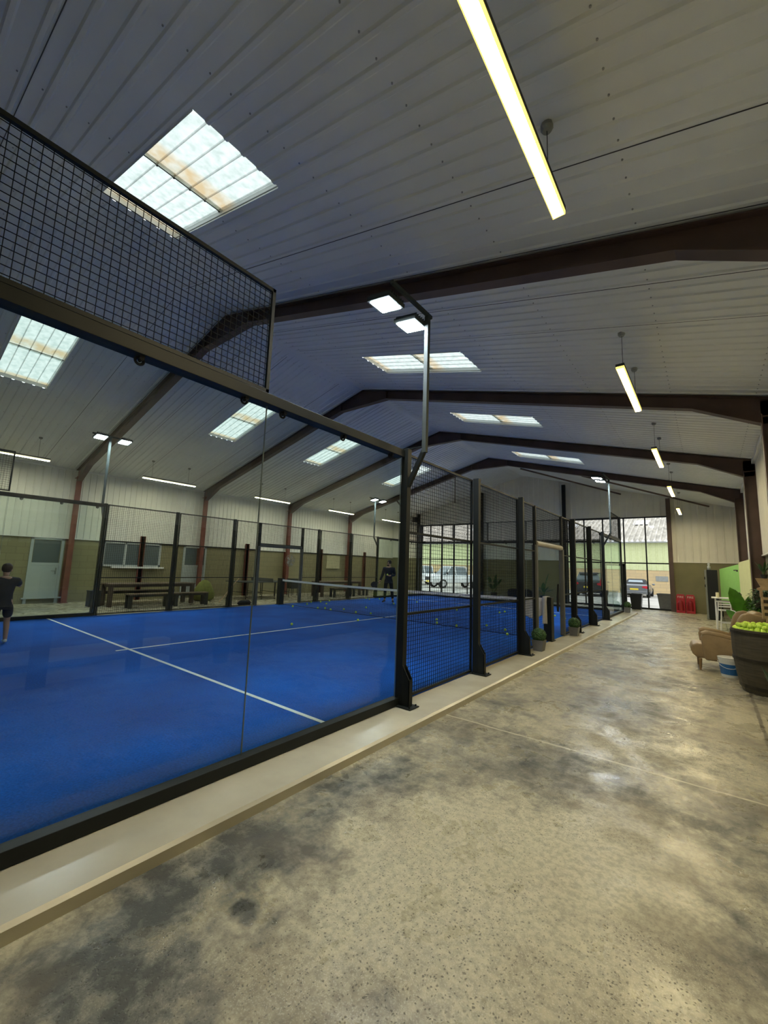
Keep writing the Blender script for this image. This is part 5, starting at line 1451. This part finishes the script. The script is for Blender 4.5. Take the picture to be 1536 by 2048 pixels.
# ------------------------------------------------------------------ outside: barn and vehicles
GZ = -.12
bn = thing('barn', 'long farm building across the yard with corrugated roof and pale green cladding', 'building', (0, 43.4, GZ))
mb = MB(); mb.box(-45, 25, 0, .3, 0, 2.38); mb.build('block_wall', 'tanblock', bn)
mb = MB()
P = ribs(-45, 25, .5, .04)
for (a, da), (b, db) in zip(P, P[1:]):
    if b - a > 1e-5: mb.face([(a, -.03 - da, 2.1), (b, -.03 - db, 2.1), (b, -.03 - db, 4.6), (a, -.03 - da, 4.6)])
mb.build('wall_cladding', 'barnclad', bn)
mb = MB(); P = []
u = -45
while u < 25: P += [(u, 0), (u + .10, .0), (u + .16, .15), (u + .26, .15), (u + .32, 0)]; u += .42
for (a, da), (b, db) in zip(P, P[1:]):
    mb.face([(a, -.35, 4.62 + da), (b, -.35, 4.62 + db), (b, 15, 10.3 + db), (a, 15, 10.3 + da)])
mb.build('corrugated_roof', 'roofsheet', bn)
mb = MB(); mb.box(-45, 25, -.48, -.34, 4.50, 4.62); mb.build('gutter', 'grey', bn)
for x0, u0 in ((-2.9, 5.0), (1.6, 4.0), (-9.5, 4.5), (-16, 5), (-21, 4.5), (-12.5, 8.0)):
    mb = MB(); sl = (10.3 - 4.62) / 15.35
    mb.face([(x0, u0, 4.62 + (u0 + .35) * sl + .12), (x0 + 1.4, u0, 4.62 + (u0 + .35) * sl + .12), (x0 + 1.4, u0 + 1.6, 4.62 + (u0 + 1.95) * sl + .12), (x0, u0 + 1.6, 4.62 + (u0 + 1.95) * sl + .12)])
    mb.build('roof_sheet_light', 'carwhite', bn)
mb = MB(); mb.box(-.75, .15, -.03, 0.0, 1.15, 1.6); mb.build('wall_vent', 'grey', bn)
mb = MB(); mb.box(-45, 25, .3, 15, 0, 4.4); mb.build('rear_shell', 'tanblock', bn)

def wheel(parent, x, y, r=.32, w=.22):
    mb = MB()
    m_ = Matrix.Translation((x, y, r)) @ Matrix.Rotation(math.pi / 2, 4, 'Y')
    n = 20; prof = [(r * .62, -w / 2), (r * .95, -w / 2), (r, -w / 2 + .03), (r, w / 2 - .03), (r * .95, w / 2), (r * .62, w / 2)]
    rings = [[mb.bm.verts.new(m_ @ Vector((q * math.cos(6.283 * k / n), q * math.sin(6.283 * k / n), z))) for k in range(n)] for q, z in prof]
    for a, b in zip(rings, rings[1:]):
        for k in range(n): mb.bm.faces.new((a[k], a[(k + 1) % n], b[(k + 1) % n], b[k]))
    w_ = mb.build('wheel', 'rub', parent)
    mb = MB()
    for z in (-w / 2 + .02, w / 2 - .02):
        ring = [mb.bm.verts.new(m_ @ Vector((r * .62 * math.cos(6.283 * k / n), r * .62 * math.sin(6.283 * k / n), z))) for k in range(n)]
        mb.bm.faces.new(ring)
    mb.build('hub', 'chrome', w_)
def body_loft(mb, sections):
    """sections along y: (y, half_width_bottom, half_width_belt, half_width_top, z_bottom, z_belt, z_top)"""
    rings = []
    for (y, wb, wm_, wt, zb, zm, zt) in sections:
        pts = [(-wb, zb), (-wm_, (zb + zm) / 2), (-wm_ * .985, zm), (-wt, zt - .04), (-wt * .8, zt), (wt * .8, zt), (wt, zt - .04), (wm_ * .985, zm), (wm_, (zb + zm) / 2), (wb, zb)]
        rings.append([mb.bm.verts.new((p[0], y, p[1])) for p in pts])
    n = len(rings[0])
    for a, b in zip(rings, rings[1:]):
        for k in range(n): mb.bm.faces.new((a[k], a[(k + 1) % n], b[(k + 1) % n], b[k]))
    mb.bm.faces.new(rings[0][::-1]); mb.bm.faces.new(rings[-1])
def car(lab, loc, rz, paint, kind):
    """rear of the vehicle at local y=0 (towards -y), front at +y"""
    r0 = thing('car', lab, 'car', loc, rz)
    if kind == 'suv':
        S1 = [(0.0, .80, .90, .86, .35, .80, 1.02), (.12, .86, .95, .90, .28, .85, 1.08), (1.0, .88, .96, .90, .25, .85, 1.08), (3.2, .88, .96, .88, .25, .85, 1.05), (4.3, .84, .93, .82, .28, .78, .95), (4.65, .7, .8, .7, .35, .6, .78)]
        S2 = [(.10, .80, .84, .78, 1.05, 1.10, 1.20), (.42, .84, .80, .66, 1.05, 1.2, 1.64), (1.2, .85, .82, .68, 1.05, 1.2, 1.70), (2.4, .85, .82, .68, 1.05, 1.2, 1.68), (3.4, .82, .80, .74, 1.0, 1.03, 1.06)]
        rg = [(-.66, .17, 1.18), (.66, .17, 1.18), (.56, .40, 1.56), (-.56, .40, 1.56)]
    else:
        S1 = [(0.0, .74, .84, .80, .30, .62, .88), (.15, .82, .91, .84, .24, .66, .98), (.9, .85, .92, .85, .22, .68, .97), (3.0, .85, .92, .84, .22, .68, .92), (4.0, .80, .88, .76, .25, .6, .8), (4.3, .66, .74, .62, .32, .5, .62)]
        S2 = [(.85, .74, .74, .66, .94, .96, 1.02), (1.25, .76, .72, .58, .94, 1.08, 1.28), (1.7, .76, .72, .58, .94, 1.1, 1.36), (2.3, .76, .72, .58, .92, 1.08, 1.33), (3.0, .74, .72, .66, .88, .9, .93)]
        rg = [(-.5, .98, 1.06), (.5, .98, 1.06), (.44, 1.22, 1.24), (-.44, 1.22, 1.24)]
    mb = MB(); body_loft(mb, S1); mb.build('bodywork', paint, r0, smooth=False, bevel=.02)
    mb = MB(); body_loft(mb, S2); mb.build('cabin', 'carglass' if kind == 'suv' else 'rub', r0, bevel=.02)
    if kind == 'suv':
        mb = MB(); mb.box(-.64, .64, .46, 2.4, 1.66, 1.73); mb.box(-.60, .60, .24, .5, 1.60, 1.67); mb.build('roof_panel', paint, r0, bevel=.03)
        for sx in (-1, 1):
            mb = MB(); mb.prism([(sx * .86, .78), (sx * .60, .86), (sx * .62, .96), (sx * .80, 1.0), (sx * .84, 1.28), (sx * .90, 1.12)], 'y', -.02, .12); mb.build('tail_light', 'taillight', r0)
    else:
        for sx in (-1, 1):
            mb = MB(); mb.prism([(sx * .50, .74), (sx * .84, .66), (sx * .86, .82), (sx * .80, .88), (sx * .54, .84)], 'y', -.02, .14); mb.build('tail_light', 'taillight', r0)
    off = Vector((0, -.012, .0)) if kind == 'suv' else Vector((0, -.03, .02))
    mb = MB(); P = [Vector(p) + off for p in rg]; Q = [p + Vector((0, .01, -.005)) for p in P]
    mb.face(P); mb.face(Q[::-1])
    for k in range(4): mb.face([P[k], P[(k + 1) % 4], Q[(k + 1) % 4], Q[k]])
    mb.build('rear_window', 'carglass' if kind == 'suv' else 'palewindow', r0)
    zp = .62 if kind == 'suv' else .56
    mb = MB(); mb.box(-.27, .27, -.035, -.005, zp - .055 + .05, zp + .055 + .05); mb.build('number_plate', 'plate', r0)
    mb = MB(); mb.prism([(-.86, .26), (.86, .26), (.88, .50), (-.88, .50)], 'y', -.06, .12); mb.build('rear_bumper', paint if kind != 'suv' else 'rub', r0, bevel=.03)
    for sx in (-1, 1):
        mb = MB(); mb.ball((sx * 1.02, 2.9, 1.02 if kind == 'suv' else .95), .11, 2, (1, .6, .7)); mb.build('door_mirror', paint, r0, smooth=True)
        for y_ in (.85, 3.6): wheel(r0, sx * .82, y_)
        mb = MB(); mb.tube([(sx * .5, -.08, .26), (sx * .5, .1, .26)], .04, 10); mb.build('exhaust', 'chrome', r0)
    return r0
car('black estate car with red tail lights parked outside beyond the far fence', (-4.05, 33.0, GZ), math.radians(4), 'carblack', 'suv')
car('dark grey soft top convertible parked outside in front of the entrance door', (-1.5, 35.9, GZ), math.radians(1), 'carsilver', 'conv')
def pickup(lab, loc, rz):
    r0 = thing('pickup_truck', lab, 'car', loc, rz, 'white pickup trucks outside the left glazed screen')
    mb = MB(); body_loft(mb, [(0, .84, .90, .88, .55, .95, 1.12), (.1, .88, .93, .90, .50, .95, 1.14), (3.2, .88, .93, .90, .45, .95, 1.14), (4.9, .86, .92, .84, .45, .9, 1.08), (5.2, .78, .84, .72, .5, .75, .9)])
    mb.build('bodywork', 'carwhite', r0, bevel=.03)
    mb = MB(); body_loft(mb, [(1.75, .82, .82, .74, 1.10, 1.3, 1.66), (2.1, .84, .80, .70, 1.1, 1.3, 1.82), (3.4, .84, .80, .70, 1.1, 1.3, 1.80), (4.2, .82, .80, .76, 1.05, 1.1, 1.12)])
    mb.build('cabin_glass', 'carglass', r0, bevel=.02)
    mb = MB(); mb.box(-.70, .70, 1.85, 3.4, 1.79, 1.86)
    for sx in (-1, 1):
        for y_ in (1.78, 2.9, 3.9):
            mb.bar((sx * .83, y_, 1.1), (sx * .72, y_ + (.1 if y_ < 3.5 else -.5), 1.8), .05, .10)
    mb.build('roof_panel', 'carwhite', r0, bevel=.02)
    for sx in (-1, 1):
        mb = MB(); mb.box(sx * .88 - .04, sx * .88 + .04, -.03, .1, .78, 1.08); mb.build('tail_light', 'taillight', r0)
        mb = MB(); mb.prism([(sx * .55, .76), (sx * .82, .76), (sx * .84, .95), (sx * .58, .92)], 'y', 5.02, 5.22); mb.build('headlight', 'lens', r0)
        for y_ in (1.0, 4.2): wheel(r0, sx * .80, y_, .38, .25)
        mb = MB(); mb.ball((sx * 1.03, 3.9, 1.25), .12, 2, (.9, .6, .9)); mb.build('door_mirror', 'rub', r0, smooth=True)
    mb = MB(); mb.box(-.26, .26, 5.17, 5.23, .48, .60); mb.box(-.26, .26, -.03, 0, .6, .72); mb.build('number_plate', 'plate', r0)
    mb = MB(); mb.box(-.5, .5, 5.1, 5.215, .64, .92); mb.build('grille', 'rub', r0)
    return r0
pickup('white pickup truck parked outside, seen through the mesh, right hand one', (-13.3, 34.6, GZ), math.radians(150))
pickup('white pickup truck parked outside, seen through the mesh, left hand one', (-18.4, 36.5, GZ), math.radians(165))

# ------------------------------------------------------------------ world, camera, render settings
w = D.worlds.new('sky'); SC.world = w; w.use_nodes = True
nt = w.node_tree; bg = nt.nodes['Background']
tcw = nt.nodes.new('ShaderNodeTexCoord'); nz = nt.nodes.new('ShaderNodeTexNoise'); nz.inputs['Scale'].default_value = 2.5; nz.inputs['Detail'].default_value = 5
nt.links.new(tcw.outputs['Generated'], nz.inputs['Vector'])
rp = nt.nodes.new('ShaderNodeValToRGB'); rp.color_ramp.elements[0].color = (.82, .90, 1.0, 1); rp.color_ramp.elements[1].color = (1.0, 1.0, .98, 1)
nt.links.new(nz.outputs['Fac'], rp.inputs['Fac']); nt.links.new(rp.outputs['Color'], bg.inputs['Color'])
bg.inputs['Strength'].default_value = 0.90

cam = D.cameras.new('camera'); co = D.objects.new('camera', cam); COL.objects.link(co)
r_ = Vector((0.786518, 0.616642, 0.033779)); u_ = Vector((0.053934, -0.123074, 0.990931)); f_ = Vector((-0.615207, 0.777564, 0.130058))
mt = Matrix((r_, u_, -f_)).transposed().to_4x4(); mt.translation = Vector((2.937816, -0.02484, 1.575163))
co.matrix_world = mt
cam.sensor_fit = 'HORIZONTAL'; cam.sensor_width = 36; cam.lens = 36 * 819.8 / 1536; cam.clip_start = .05; cam.clip_end = 300
SC.camera = co
SC.view_settings.view_transform = 'Standard'; SC.view_settings.look = 'None'; SC.view_settings.gamma = 1; SC.view_settings.exposure = 1.45
SC.view_settings.use_curve_mapping = False
try:
    SC.cycles.transparent_max_bounces = 32; SC.cycles.max_bounces = 8; SC.cycles.diffuse_bounces = 4; SC.cycles.sample_clamp_indirect = 6
    SC.cycles.use_denoising = True; SC.cycles.caustics_reflective = False; SC.cycles.caustics_refractive = False
except Exception: pass
